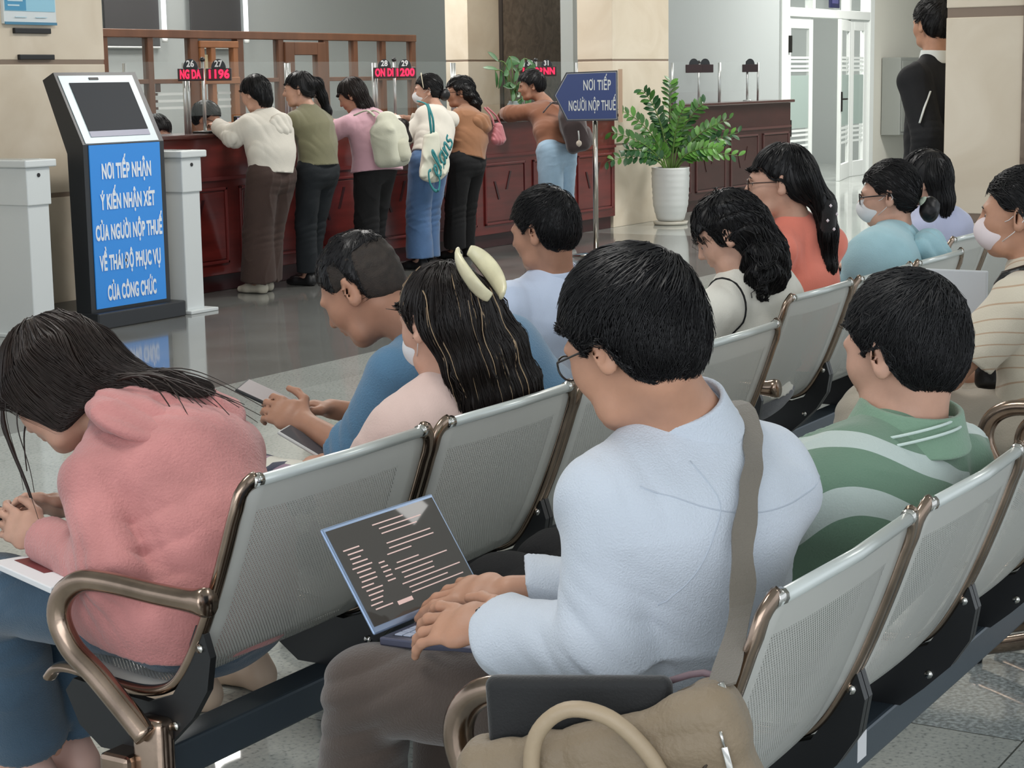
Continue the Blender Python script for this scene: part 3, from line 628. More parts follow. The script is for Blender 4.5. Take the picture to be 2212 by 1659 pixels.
def bench(x0, y0, n, label, arms=(1, 1), dz=0, group='perforated steel bench units'):
    L_ = n*.575
    t = top('beam_bench', (x0+L_/2, y0+.25, 0), label, 'bench', group)
    MB().rbox((x0-.07, y0+.225, .215), (x0+L_-.0, y0+.30, .285), .006).build('beam', beamm, t)
    for i in range(n): seat(t, x0+i*.575, y0, .028 if (i == 0 and arms[0]) else 0)
    for j, x in enumerate((x0-.105, x0+L_-.07+.10)):
        if arms[j]: armrest(t, x, y0, dz=dz)
        leg(t, x+(.03 if j == 0 else -.03), y0)
        MB().rbox((x+(-.01 if j == 0 else -.05), y0+.228, .218), (x+(.06 if j == 0 else .02), y0+.297, .30), .01).build('end_clamp', WCH, t)
    return t
BA = bench(2.1913, .9155, 4, 'perforated grey steel bench under the man with the laptop', dz=.04)
tag_ = MB().box((3.09, 1.1395, .235), (3.135, 1.1402, .285)).build('paper_label', pap, BA)
bench(4.78, .9155, 2, 'perforated grey steel bench beneath the woman in the crochet top')
bench(2.4548, 1.9753, 4, 'perforated grey steel bench behind the woman in the pink hoodie')
bench(5.2243, 2.1608, 3, 'perforated grey steel bench behind the woman in the white vest and the woman in coral', arms=(0, 0))
bench(7.33, 2.34, 2, 'perforated grey steel bench farthest from the camera beside the tiled pillar', arms=(0, 0))
# ================================================================== implicit-surface modelling
f32 = np.float32
def A(v): return np.array(v, dtype=f32)
class Prim:
    __slots__ = ('f', 'lo', 'hi', 'op', 'k')
    def __init__(s, f, lo, hi, op='u', k=.02): s.f = f; s.lo = A(lo); s.hi = A(hi); s.op = op; s.k = k
def cap(a, b, ra, rb=None, k=.02, op='u', flat=False):
    """tapered limb between a and b; flat=True cuts it off square at b"""
    a, b = A(a), A(b); rb = ra if rb is None else rb; ab = b-a; L2 = float(ab @ ab)+1e-9; L_ = L2**.5
    def f(P):
        q = P-a; h = (q @ ab)/L2; hc = np.clip(h, 0, 1); d = np.linalg.norm(q-hc[:, None]*ab, axis=1)-(ra+(rb-ra)*hc)
        return np.maximum(d, (h-1)*L_) if flat else d
    R_ = max(ra, rb); return Prim(f, np.minimum(a, b)-R_, np.maximum(a, b)+R_, op, k)
def fcap(a, b, wa, da, wb, db, side, k=.04, op='u', flat=0):
    """tapered trunk section with an elliptical cross-section: half width w along side, half depth d"""
    a, b, s = A(a), A(b), A(side); ab = b-a; L2 = float(ab @ ab)+1e-9; L_ = L2**.5; s = s/np.linalg.norm(s); s = s-ab*float(s @ ab)/L2; s = s/np.linalg.norm(s)
    def f(P):
        q = P-a; h = (q @ ab)/L2; hc = np.clip(h, 0, 1); q = q-hc[:, None]*ab; qs = q @ s; w_ = wa+(wb-wa)*hc; d_ = da+(db-da)*hc
        qo2 = np.maximum((q*q).sum(1)-qs*qs, 0); r = np.sqrt((qs*d_/w_)**2+qo2)-d_
        if flat & 1: r = np.maximum(r, (h-1)*L_)
        if flat & 2: r = np.maximum(r, -h*L_)
        return r
    R_ = max(wa, wb, da, db); return Prim(f, np.minimum(a, b)-R_, np.maximum(a, b)+R_, op, k)
def ell(c, r, R=None, k=.02, op='u'):
    c, r = A(c), A(r); R = None if R is None else A(R)
    def f(P):
        q = P-c
        if R is not None: q = q @ R
        k0 = np.linalg.norm(q/r, axis=1); k1 = np.linalg.norm(q/(r*r), axis=1)+1e-9; return k0*(k0-1)/k1
    m = float(r.max()); return Prim(f, c-m, c+m, op, k)
def rb(c, half, R, r, k=.02, op='u'):
    c, hf = A(c), A(half)-r; R = A(R)
    def f(P):
        q = np.abs((P-c) @ R)-hf; return np.linalg.norm(np.maximum(q, 0), axis=1)+np.minimum(q.max(1), 0)-r
    m = float(np.linalg.norm(half)); return Prim(f, c-m, c+m, op, k)
def plane(p, n, k=.01):
    """keep what lies behind the plane through p with normal n"""
    p, n = A(p), A(n); n = n/np.linalg.norm(n); return Prim(lambda P: (P-p) @ n, p, p, 'x', k)
def cutf(g, k=.01): return Prim(g, (0, 0, 0), (0, 0, 0), 'x', k)
def field(prims, P, disp=None):
    d = None
    for pr in prims:
        v = pr.f(P)
        if d is None: d = v; continue
        k = pr.k
        if pr.op == 'u': h = np.maximum(k-np.abs(d-v), 0)/k; d = np.minimum(d, v)-h*h*k*.25
        elif pr.op == 's': h = np.maximum(k-np.abs(d+v), 0)/k; d = np.maximum(d, -v)+h*h*k*.25
        else: h = np.maximum(k-np.abs(d-v), 0)/k; d = np.maximum(d, v)+h*h*k*.25
    if disp is not None: d = d+disp(P)
    return d
def surfnet(F, org, h):
    S = F < 0; nx, ny, nz = F.shape
    c = np.zeros((nx-1, ny-1, nz-1), dtype=np.int8)
    sl = lambda a, o: a[o[0]:a.shape[0]-1+o[0], o[1]:a.shape[1]-1+o[1], o[2]:a.shape[2]-1+o[2]]
    offs = [(i, j, k) for i in (0, 1) for j in (0, 1) for k in (0, 1)]
    for o in offs: c += sl(S, o)
    act = (c > 0) & (c < 8); I = np.argwhere(act); idx = -np.ones(act.shape, dtype=np.int32); idx[act] = np.arange(len(I))
    acc = np.zeros((len(I), 3), dtype=f32); cnt = np.zeros(len(I), dtype=f32)
    for a in offs:
        for ax in range(3):
            if a[ax]: continue
            b = list(a); b[ax] = 1; fa = F[I[:, 0]+a[0], I[:, 1]+a[1], I[:, 2]+a[2]]; fb = F[I[:, 0]+b[0], I[:, 1]+b[1], I[:, 2]+b[2]]
            m = (fa < 0) != (fb < 0); t = np.where(m, fa/(fa-fb+1e-12), 0)
            p = np.tile(A(a), (len(I), 1)); p[:, ax] += t; acc[m] += p[m]; cnt[m] += 1
    V = org+(I+acc/cnt[:, None])*h; faces = []
    for ax in range(3):
        u, v = [(1, 2), (2, 0), (0, 1)][ax]
        s0 = [slice(None)]*3; s1 = [slice(None)]*3; s0[ax] = slice(0, -1); s1[ax] = slice(1, None)
        s0[u] = s1[u] = slice(1, -1); s0[v] = s1[v] = slice(1, -1)
        a, b = S[tuple(s0)], S[tuple(s1)]
        for inside, rev in ((a & ~b, False), (~a & b, True)):
            E_ = np.argwhere(inside)
            if not len(E_): continue
            E_[:, u] += 1; E_[:, v] += 1
            def g(du, dv):
                q = E_.copy(); q[:, u] += du; q[:, v] += dv; return idx[q[:, 0], q[:, 1], q[:, 2]]
            q = np.stack([g(-1, -1), g(0, -1), g(0, 0), g(-1, 0)], 1)
            faces.append(q[:, ::-1] if rev else q)
    return V.astype(f32), np.concatenate(faces).astype(np.int32)
def mesh_sdf(prims, h, disp=None, pad=.02, newton=1, lo=None, hi=None):
    us = [p for p in prims if p.op == 'u']
    lo = np.min([p.lo for p in us], 0)-pad if lo is None else A(lo); hi = np.max([p.hi for p in us], 0)+pad if hi is None else A(hi)
    B = 4; H = h*B; n = np.ceil((hi-lo)/H).astype(int)+1
    g = np.stack(np.meshgrid(*[np.arange(k) for k in n], indexing='ij'), -1).reshape(-1, 3)
    C = field(prims, (lo+(g+.5)*H).astype(f32), disp).reshape(n)       # block centres
    near = np.abs(C) < H*1.45+pad*.3
    N_ = n*B; F = np.repeat(np.repeat(np.repeat(C, B, 0), B, 1), B, 2); F = np.pad(F, ((0, 1),)*3, mode='edge')
    nb = np.argwhere(near)
    if len(nb):
        o = np.stack(np.meshgrid(*[np.arange(B+1)]*3, indexing='ij'), -1).reshape(-1, 3)
        pts = (nb[:, None, :]*B+o[None]).reshape(-1, 3); key = (pts[:, 0]*(N_[1]+1)+pts[:, 1])*(N_[2]+1)+pts[:, 2]
        _, ui = np.unique(key, return_index=True); pts = pts[ui]; out = np.empty(len(pts), dtype=f32)
        for s in range(0, len(pts), 400000): out[s:s+400000] = field(prims, (lo+pts[s:s+400000]*h).astype(f32), disp)
        F[pts[:, 0], pts[:, 1], pts[:, 2]] = out
    F[0] = F[-1] = .1; F[:, 0] = F[:, -1] = .1; F[:, :, 0] = F[:, :, -1] = .1
    V, Q = surfnet(F, lo, h)
    for _ in range(newton):
        d = field(prims, V, disp); G = np.stack([field(prims, V+A(e)*.002, disp)-d for e in np.eye(3)], 1)/.002; g2 = (G*G).sum(1)+1e-6
        st = -(d/g2)[:, None]*G; ln = np.linalg.norm(st, axis=1, keepdims=True)+1e-9; V = V+st*np.minimum(1, h*.6/ln)
    return V, Q
def grad(prims, P, disp=None, e=.002):
    d = field(prims, P, disp); G = np.stack([field(prims, P+A(x)*e, disp)-d for x in np.eye(3)], 1)/e
    return d, G/(np.linalg.norm(G, axis=1, keepdims=True)+1e-9)
def wrinkle(seed, amp, freq=14, stretch=(1, 1, 1), ridge=.6):
    r = np.random.RandomState(seed); st = A(stretch); K = [A(r.normal(size=3))*freq*s for s in (.35, .7, 1, 1.6)]; ph = r.uniform(0, 6, 8)
    def f(P):
        Q = P*st; w1 = np.sin(Q @ K[0]+ph[0]); w2 = np.sin(Q @ K[1]+ph[1]+1.5*w1)
        a = np.sin(Q @ K[2]+ph[2]+2.6*w1+1.6*w2); b = np.sin(Q @ K[3]+ph[3]+2.0*w2+a)
        return -amp*((1-np.abs(a))**2*ridge*2*(.5+.5*w2)*(.6+.4*b)+.45*b*(.5+.5*w1)).astype(f32)
    return f
def creases(lst, seed=0):
    """folds that fan out from a point: (centre, axis, number, amplitude, reach)"""
    def f(P):
        o = np.zeros(len(P), dtype=f32)
        for c, ax, n_, am, rc in lst:
            q = P-A(c); ax_ = A(ax)/np.linalg.norm(ax); t = q @ ax_; r = np.linalg.norm(q, axis=1); o -= am*np.exp(-(r/rc)**2)*(np.abs(np.sin(t*n_+.8*np.sin(r*25)))*2-1)
        return o
    return f
def addf(*fs): return lambda P: sum(f(P) for f in fs)
def strands(prims, roots, flow, steps=10, sl=.012, r0=.0011, off=.002, seed=0, hold=1.0, grav=0, disp=None, nsd=.25, lift=0):
    """tapered hair strands that follow the surface of a hair volume"""
    r = np.random.RandomState(seed); n = len(roots); P = roots.astype(f32).copy(); offs = (off+r.uniform(-.0015, .0025, n)).astype(f32)
    d, G = grad(prims, P, disp); P = P-G*(d-offs)[:, None]; path = [P.copy()]; v = None
    jit = r.normal(size=(n, 3)).astype(f32)*nsd; ln = r.uniform(.6, 1.15, n).astype(f32)
    for s in range(steps):
        dr = flow(P).astype(f32)+jit; jit = jit*.8+r.normal(size=(n, 3)).astype(f32)*nsd*.3
        dr = dr-G*(dr*G).sum(1, keepdims=True)*hold; dr[:, 2] -= grav; dr /= np.linalg.norm(dr, axis=1, keepdims=True)+1e-6
        v = dr if v is None else .6*v+.4*dr; v = v/(np.linalg.norm(v, axis=1, keepdims=True)+1e-6)
        P = P+v*(sl*ln)[:, None]; d, G = grad(prims, P, disp)
        P = P-G*((d-offs-lift*(s/steps)**2)*hold)[:, None]*np.where(d-offs < 0, 1, hold)[:, None]; path.append(P.copy())
    T = np.stack(path, 1); K = T.shape[1]                        # n,K,3
    tan = np.gradient(T, axis=1); tan /= np.linalg.norm(tan, axis=2, keepdims=True)+1e-9
    u = np.cross(tan, A((.3, .5, .81))); u /= np.linalg.norm(u, axis=2, keepdims=True)+1e-9; w_ = np.cross(tan, u)
    rad = r0*(1-.85*(np.arange(K)/(K-1))**2)*r.uniform(.6, 1.5, (n, 1)); V = []
    for a in (0, 2.094, 4.189): V.append(T+(u*math.cos(a)+w_*math.sin(a))*rad[:, :, None])
    V = np.stack(V, 2).reshape(-1, 3)                            # n,K,3 verts
    b = (np.arange(n)[:, None]*K*3+np.arange(K-1)[None]*3)[:, :, None]; k3 = np.arange(3)[None, None]
    Q = np.stack([b+k3, b+(k3+1) % 3, b+3+(k3+1) % 3, b+3+k3], -1).reshape(-1, 4)
    return V.astype(f32), Q.astype(np.int32)
def sdf_obj(name, prims, h, m, parent=None, disp=None, loc=None, newton=1, **k):
    V, Q = mesh_sdf(prims, h, disp, newton=newton, **k); return meshobj(name, V, Q, m, parent, True, loc)
# ================================================================== people
def skin(c, n): return mat('skin_'+n, c, .5, sss=.08, var=.06, vscale=30, bump=.04, bscale=220, spec=.4)
SK = skin('b98b72', 'warm'); SK2 = skin('c79c87', 'light'); SK3 = skin('a97d66', 'tan')
def hairm(c, n, rough=.36): return mat('hair_'+n, c, rough+.1, spec=.35, var=.2, vscale=40)
HB = hairm('121113', 'black', .33); HBR = hairm('1f1614', 'brown', .38); HDK = hairm('17140f', 'dark', .4)
def cloth(n, c, bump=.25, bs=260, rough=.85, var=.05, sheen=.25, **k): return mat('cloth_'+n, c, rough, bump=bump, bscale=bs, var=var, vscale=9, sheen=sheen, **k)
def frame(fwd, upv=(0, 0, 1)):
    f = A(fwd)/np.linalg.norm(fwd); s = np.cross(f, A(upv)); s /= np.linalg.norm(s); u = np.cross(s, f); return np.stack([s, f, u], 1).astype(f32)   # columns: right, forward, up
def head_prims(c, R, s=1.0, female=False):
    c = A(c); L_ = lambda x, y, z: c+R @ A((x*s, y*s, z*s)); E_ = lambda p, r, k=.02, op='u', RR=None: ell(L_(*p), A(r)*s, R if RR is None else RR, k*s, op)
    jw = .92 if female else 1
    P = [E_((0, -.012, .045), (.075, .094, .082)), E_((0, .03, -.035), (.056*jw, .062, .066), .04), E_((0, .055, .0), (.058, .045, .06), .03), E_((0, .070, -.088), (.022*jw, .021, .018), .03),
         cap(L_(-.036*jw, .045, -.078), L_(.036*jw, .045, -.078), .020*s, k=.03), E_((.034, .062, -.018), (.024, .024, .026), .02), E_((-.034, .062, -.018), (.024, .024, .026), .02),
         E_((0, .084, .028), (.050, .016, .012), .016), cap(L_(0, .094, .018), L_(0, .112, -.016), .0075*s, .0115*s, .012), E_((.012, .100, -.022), (.009, .010, .008), .006), E_((-.012, .100, -.022), (.009, .010, .008), .006),
         E_((0, .094, -.044), (.022, .010, .0065), .008), E_((0, .092, -.056), (.019, .010, .0065), .006),
         E_((.030, .098, .008), (.017, .013, .011), .012, 's'), E_((-.030, .098, .008), (.017, .013, .011), .012, 's'), E_((.030, .079, .006), (.013, .012, .011), .006), E_((-.030, .079, .006), (.013, .012, .011), .006)]
    for sg in (-1, 1):
        g = R @ A([[math.cos(.38*sg), 0, 0], [0, 1, 0], [0, 0, 1]])
        a = .45*sg; Rz = A([[math.cos(a), math.sin(a), 0], [-math.sin(a), math.cos(a), 0], [0, 0, 1]]); RR = R @ Rz
        P += [E_((sg*.081, -.012, .002), (.0068, .020, .036), .008, 'u', RR), E_((sg*.077, -.004, -.022), (.0075, .010, .012), .008, 'u', RR), E_((sg*.0885, -.006, .004), (.005, .010, .021), .005, 's', RR)]
    return P, L_
def eyes(c, R, s, parent):
    c = A(c); V = []; mb = MB(); ir = MB()
    for sg in (-1, 1):
        for (mm, o, rad) in ((mb, .0815, .0105), (ir, .0885, .0052)):
            p = c+R @ A((sg*.030*s, o*s, .0065*s)); VV = []; n = 10
            for i in range(7):
                for k in range(n):
                    th = math.pi*i/6; ph = 2*math.pi*k/n; VV.append(p+A((math.sin(th)*math.cos(ph), math.sin(th)*math.sin(ph), math.cos(th)))*rad*s)
            mm.add(VV, [(i*n+k, i*n+(k+1) % n, (i+1)*n+(k+1) % n, (i+1)*n+k) for i in range(6) for k in range(n)])
    e = mb.build('eyes', mat('eye_white', 'd9d5cf', .3), parent, True); ir.build('irises', mat('eye_dark', '1e130e', .2), e, True)
    br = MB()
    for sg in (-1, 1): br.tube([c+R @ (A(p)*s) for p in ((sg*.016, .0975, .026), (sg*.030, .0985, .031), (sg*.046, .090, .026))], [.0028*s, .0032*s, .0015*s], 6)
    br.build('eyebrows', HDK, parent, True)
def hand_prims(wr, d, up_, left, s=1.0, curl=(.35, .35, .4, .45), spread=.10, thumb=(.5, .25), tcurl=.3):
    """palm, four fingers of different length bent at the knuckles, and a thumb from the side of the palm. d: wrist to fingers, up_: back of the hand"""
    d = A(d)/np.linalg.norm(d); u = A(up_)-d*float(A(up_) @ d); u /= np.linalg.norm(u); sd = np.cross(d, u)*(1 if left else -1)   # sd points to the thumb side
    W_ = lambda a, b_, c_: A(wr)+(d*a+sd*b_+u*c_)*s
    P = [fcap(W_(0, 0, 0), W_(.05, .0, .002), .027*s, .017*s, .036*s, .016*s, sd, .01), fcap(W_(.045, 0, .002), W_(.088, -.002, 0), .037*s, .015*s, .038*s, .011*s, sd, .012)]
    for i, (b_, L_, r_) in enumerate(((.028, .074, .0088), (.009, .082, .009), (-.011, .076, .0086), (-.030, .060, .0076))):
        p = W_(.088-.004*abs(i-1), b_, .001); an = curl[i]*.6; dirn = d+sd*(spread*(1.2-i*.8)); 
        for j, fr_ in enumerate((.48, .29, .23)):
            dd = dirn*math.cos(an)-u*math.sin(an); dd = dd/np.linalg.norm(dd); q = p+dd*L_*fr_*s
            P.append(cap(p, q, (r_-.0006*j)*s, (r_-.0006*(j+1))*s, .004)); p = q; an += curl[i]*(1.1 if j == 0 else .7)
    p = W_(.018, .022, -.004); q = W_(.045, .022+.026*thumb[0]*2, -.012-.02*thumb[1]); P.append(cap(p, q, .013*s, .0115*s, .012))
    dd = d*math.cos(tcurl)+sd*.35-u*.3*math.sin(tcurl); dd /= np.linalg.norm(dd); r_ = q+dd*.032*s; P.append(cap(q, r_, .0108*s, .0098*s, .006)); dd = dd-sd*.35; dd /= np.linalg.norm(dd); P.append(cap(r_, r_+dd*.026*s, .0098*s, .0078*s, .005))
    return P
def hairline(c, R, s, front=.085, temple=.02, ear=.012, nape=-.075, fall=None):
    """keeps the hair volume above a line that runs from forehead over the ear to the nape"""
    c = A(c); ys = [-.12, -.06, -.030, -.012, .012, .03, .055, .075, .13]; zs = [nape, nape, -.035, ear+.022, ear+.022, temple, .058, front, front]
    def f(P):
        q = ((P-c) @ R)/s; return ((np.interp(q[:, 1], ys, zs)-q[:, 2])*s*.8).astype(f32)
    return cutf(f, .006)
def whorl_flow(c, R, s, w_=(0, -.07, .10), swirl=.5):
    c = A(c); wp = c+R @ (A(w_)*s)
    def f(P):
        q = P-wp; n = np.linalg.norm(q, axis=1, keepdims=True)+1e-6; a = q/n; t = np.cross(a, (R @ A((0, -.5, .85)))[None]); return a+t*swirl*np.exp(-n/.06)
    return f
def body_hair_short(c, R, s, parent, m, n=1500, vol=.012, steps=7, sl=.010, front=.085, nape=-.07, ear=.012, r0=.0012, swirl=.6, seed=1, h=.0045, top_=0.0, lift=.004, w_=(0, -.07, .10), nsd=.25, temple=.02, name='hair'):
    c = A(c); L_ = lambda p: c+R @ (A(p)*s)
    P = [ell(L_((0, -.014, .046)), A((.075+vol*.8, .094+vol, .082+vol+top_))*s, R), ell(L_((0, -.045, -.005)), A((.060+vol*.5, .055+vol, .065))*s, R, .03), hairline(c, R, s, front, temple, ear, nape)]
    dp = wrinkle(seed, .0022, 70, ridge=.8)
    V, Q = mesh_sdf(P, h, dp, pad=.02); o = meshobj(name, V, Q, m, parent, True)
    if n:
        r = np.random.RandomState(seed); roots = V[r.randint(0, len(V), n)]; SV, SQ = strands(P, roots, whorl_flow(c, R, s, w_, swirl), steps, sl, r0, .002, seed, disp=dp, nsd=nsd, lift=lift)
        jo = meshobj(name+'_strands', SV, SQ, m, None, True); join(o, jo)
    return o, P
def join(a, b):
    """merge mesh b into a (both share world axes)"""
    import bmesh
    off = np.array(wloc(b))-np.array(wloc(a)); ma, mb_ = a.data, b.data
    def arr(me):
        v = np.empty(len(me.vertices)*3, dtype=np.float32); me.vertices.foreach_get('co', v); q = np.empty(len(me.loops), dtype=np.int32); me.loops.foreach_get('vertex_index', q); return v.reshape(-1, 3), q.reshape(-1, 4)
    va, qa = arr(ma); vb, qb = arr(mb_); V = np.concatenate([va, vb+off]); Q = np.concatenate([qa, qb+len(va)])
    me = bpy.data.meshes.new(ma.name); me.vertices.add(len(V)); me.vertices.foreach_set('co', V.astype(np.float32).ravel()); me.loops.add(Q.size); me.loops.foreach_set('vertex_index', Q.astype(np.int32).ravel())
    me.polygons.add(len(Q)); me.polygons.foreach_set('loop_start', np.arange(0, Q.size, 4, dtype=np.int32)); me.update(calc_edges=True); me.validate(); me.polygons.foreach_set('use_smooth', [True]*len(me.polygons))
    for mm in ma.materials: me.materials.append(mm)
    a.data = me; bpy.data.objects.remove(b)
def glasses(c, R, s, parent, m, rim=.0016, half=False):
    c = A(c); L_ = lambda p: Vector(c+R @ (A(p)*s)); mb = MB()
    for sg in (-1, 1):
        ring = [L_((sg*(.032+.025*math.cos(a)), .108-.004*abs(math.cos(a)), .004+.019*math.sin(a))) for a in np.linspace(0, 2*math.pi, 21)]
        mb.tube(ring, rim*s, 6, cap=False); mb.tube([L_((sg*.057, .103, .010)), L_((sg*.073, .088, .012)), L_((sg*.079, .02, .012)), L_((sg*.082, -.02, .006)), L_((sg*.082, -.035, -.008))], rim*s, 6)
    mb.tube([L_((-.008, .110, .006)), L_((0, .113, .009)), L_((.008, .110, .006))], rim*s, 6); o = mb.build('glasses', m, parent, True)
    ln = MB()
    for sg in (-1, 1): ln.prism([(.024*math.cos(a), .018*math.sin(a)) for a in np.linspace(0, 2*math.pi, 20)[:-1]], L_((sg*.032, .1065, .004)), Vector(R[:, 0]), Vector(R[:, 2]), .0008)
    ln.build('lens', mat('lens', 'dfe8ea', .05, alpha=.22, spec=.9), o)
    return o
def mask(c, R, s, parent, m, hp=None):
    c = A(c); L_ = lambda p: c+R @ (A(p)*s); r = R
    P = [ell(L_((0, .062, -.043)), A((.058, .062, .052))*s, R), ell(L_((0, .09, -.03)), A((.026, .036, .03))*s, R, .02)]
    P.append(cutf(lambda Q: ((.030-((Q-c) @ R)[:, 1]/s)*s).astype(f32), .006)); P.append(cutf(lambda Q: ((((Q-c) @ R)[:, 2]/s-.006)*s).astype(f32), .006))
    o = sdf_obj('face_mask', P, .004, m, parent)
    mb = MB()
    for sg in (-1, 1):
        mb.tube([L_((sg*.053, .045, -.012)), L_((sg*.072, .02, -.002)), L_((sg*.083, -.014, .026)), L_((sg*.086, -.024, .0)), L_((sg*.076, .005, -.035)), L_((sg*.052, .045, -.065))], .0013*s, 5)
    mb.build('ear_loop', mat('mask_loop', 'e8e6e4', .7), o, True); return o
def mixp(a, b, t): return A(a)*(1-t)+A(b)*t
def shoe(parent, an, toe, m, hgt=.045, s=1.0):
    an, toe = A(an), A(toe); d = toe-an; d[2] = 0; d /= np.linalg.norm(d); g = A((an[0], an[1], 0))
    P = [cap(g-d*.035+A((0, 0, .040)), g+d*.10+A((0, 0, .030)), .038*s, .034*s, .02), cap(g+d*.10+A((0, 0, .030)), g+d*.165+A((0, 0, .024)), .036*s, .024*s, .02), cap(g-d*.03+A((0, 0, .03)), g-d*.02+A((0, 0, .075)), .034*s, .034*s, .02), plane(g+A((0, 0, .002)), (0, 0, -1), .004)]
    return sdf_obj('shoe', P, .008, m, parent, newton=1)
def figure(label, J, f, u=(0, 0, 1), s=1.0, female=False, sk=SK, h=.007, hc=.008, tops=None, legs=None, hair=None, hands=None, shoes=None, extra=None, group=None, body_w=1.0, seed=3, standing=False, noface=False):
    J = {k: A(v) for k, v in J.items()}; bw = body_w
    pel, wai, che, nek, hd = J['pel'], J['wai'], J['che'], J['nek'], J['head']; side = J['sr']-J['sl']; side /= np.linalg.norm(side)
    hs = J.get('hs', side); hs = hs-A((0, 0, hs[2])); hs /= np.linalg.norm(hs); hw = .088*bw*(1.05 if female else .95)
    hl, hr = pel-hs*hw, pel+hs*hw
    t = top('person', (float(pel[0]), float(pel[1]), 0), label, 'person', group)
    R = frame(f, u); HP, HL = head_prims(hd, R, s, female)
    P = list(HP); nb = HL(0, -.028, -.05)
    P += [cap(nb, nek, .054*s*(.88 if female else 1), .060*s*(.88 if female else 1), .03), cap(nek, che+(nek-che)*.55, .052*s, .06*s, .04)]
    P += [fcap(wai, che, .125*bw, .085*bw, .145*bw, .095*bw, side, .05), fcap(che-(nek-che)*.1, che+(nek-che)*.75, .13*bw, .08*bw, .06, .05, side, .05), fcap(pel, wai, .13*bw, .095*bw, .125*bw, .085*bw, hs, .05)]
    for q in 'lr':
        sh, e_, w_ = J['s'+q], J['e'+q], J['w'+q]; hp = hl if q == 'l' else hr; kn, an = J['k'+q], J['a'+q]
        P += [cap(mixp(nek, sh, .5)-A((0, 0, .02)), sh, .038, .040*bw, .04), cap(sh, e_, .044*bw, .036, .02), cap(e_, w_, .036, .025, .02), cap(hp, kn, .072*bw, .050, .04), cap(kn, an, .048, .032, .03)]
        toe = J.get('t'+q, an+A((0, .17, -.05))); dt = toe-an; dt[2] = 0; dt /= np.linalg.norm(dt); P += [cap(an-A((0, 0, .03))-dt*.02, an+dt*.09+A((0, 0, .035-an[2])), .034, .026, .02), cap(an+dt*.09+A((0, 0, .035-an[2])), an+dt*.145+A((0, 0, .022-an[2])), .027, .016, .02)]
        hk = (hands or {}).get(q, {}); d_ = hk.get('d', w_-e_); P += hand_prims(w_, d_, hk.get('u', (0, 0, 1)), hk.get('left', q == 'l'), s*hk.get('s', .97 if not female else .9), hk.get('curl', (.5, .55, .6, .65)), hk.get('spread', .06), hk.get('thumb', (.4, .3)), hk.get('tcurl', .4))
    body = sdf_obj('body', P, h, sk, t)
    if not noface: eyes(hd, R, s, body)
    side_ = side; out = {'t': t, 'R': R, 'hd': hd, 'HL': HL, 'body': body, 'side': side}
    if legs:
        m = legs['m']; r0, r1, r2 = legs.get('r', (.092, .072, .062)); tp = legs.get('top', wai*.35+pel*.65)
        Q = [fcap(pel-(wai-pel)*.12, tp, hw+.075*bw, .115*bw, .15*bw, .10*bw, hs, .05, flat=1)]
        for q in 'lr':
            hp = hl if q == 'l' else hr; kn, an = J['k'+q], J['a'+q]; an2 = an+(kn-an)*legs.get('cut', .06)
            Q += [cap(hp, kn, r0*bw, r1, .035), cap(kn, an2, r1, r2, .02, flat=True)]
        dp = addf(wrinkle(seed+7, legs.get('wa', .005), legs.get('wf', 16), (1, 1, .8)), creases([(J['kl'], (0, .4, 1), 70, .004, .12), (J['kr'], (0, .4, 1), 70, .004, .12), (pel, (0, .3, 1), 60, .004, .16)]))
        out['legs'] = sdf_obj('trousers' if not legs.get('name') else legs['name'], Q, legs.get('h', hc), m, t, dp)
    if tops:
        m = tops['m']; th = tops.get('th', 0); cw, cdp, ww, wd = tops.get('w', (.165, .115, .155, .11)); cw *= bw; cdp *= bw; ww *= bw; wd *= bw
        hem = A(tops['hem']) if 'hem' in tops else pel; hww, hwd = tops.get('hw', (.175, .125)); a0, a1, a2 = tops.get('arm', (.062, .055, .045))
        Q = [fcap(wai, che, ww, wd, cw, cdp, side, .06), fcap(che, mixp(che, nek, .99), cw*.93, cdp*.92, .060, .056, side, .07), fcap(wai, hem, ww, wd, hww*bw, hwd*bw, hs, .05, flat=1)]
        sl_ = tops.get('sleeve', 1.0)
        for q in 'lr':
            sh, e_, w_ = J['s'+q], J['e'+q], J['w'+q]; lf = tops.get('sleeve_'+q, sl_)
            Q.append(cap(mixp(nek, sh, .22)-A((0, 0, .012)), sh, .056, a0, .06))
            if lf <= .5: Q.append(cap(sh, mixp(sh, e_, lf*2), a0, a0*1.02, .02, flat=True))
            else: Q += [cap(sh, e_, a0, a1, tops.get('ak', .014)), cap(e_, mixp(e_, w_, (lf-.5)*2), a1, a2, .02, flat=True)]
        Q += tops.get('add', [])
        Q.append(cap(mixp(nb, nek, .5), nek+(nb-nek)*1.0, .03, .058, .01, 's')) if False else None
        Q = [q for q in Q if q is not None]
        cr = [(J['el'], J['wl']-J['sl'], 85, .004, .09), (J['er'], J['wr']-J['sr'], 85, .004, .09), (wai-side*.12, che-wai+side*.2, 75, .0025, .10), (wai+side*.12, che-wai-side*.2, 70, .0025, .10)]+[(J['sl']*.8+che*.2, side, 75, .003, .08)]
        dp = addf(wrinkle(seed, tops.get('wa', .006), tops.get('wf', 13), tops.get('ws', (1, 1, .75))), creases(cr+tops.get('cr', [])))
        o = out['top'] = sdf_obj(tops.get('name', 'shirt'), Q, tops.get('h', hc), m, t, dp); out['topP'] = Q; out['topD'] = dp
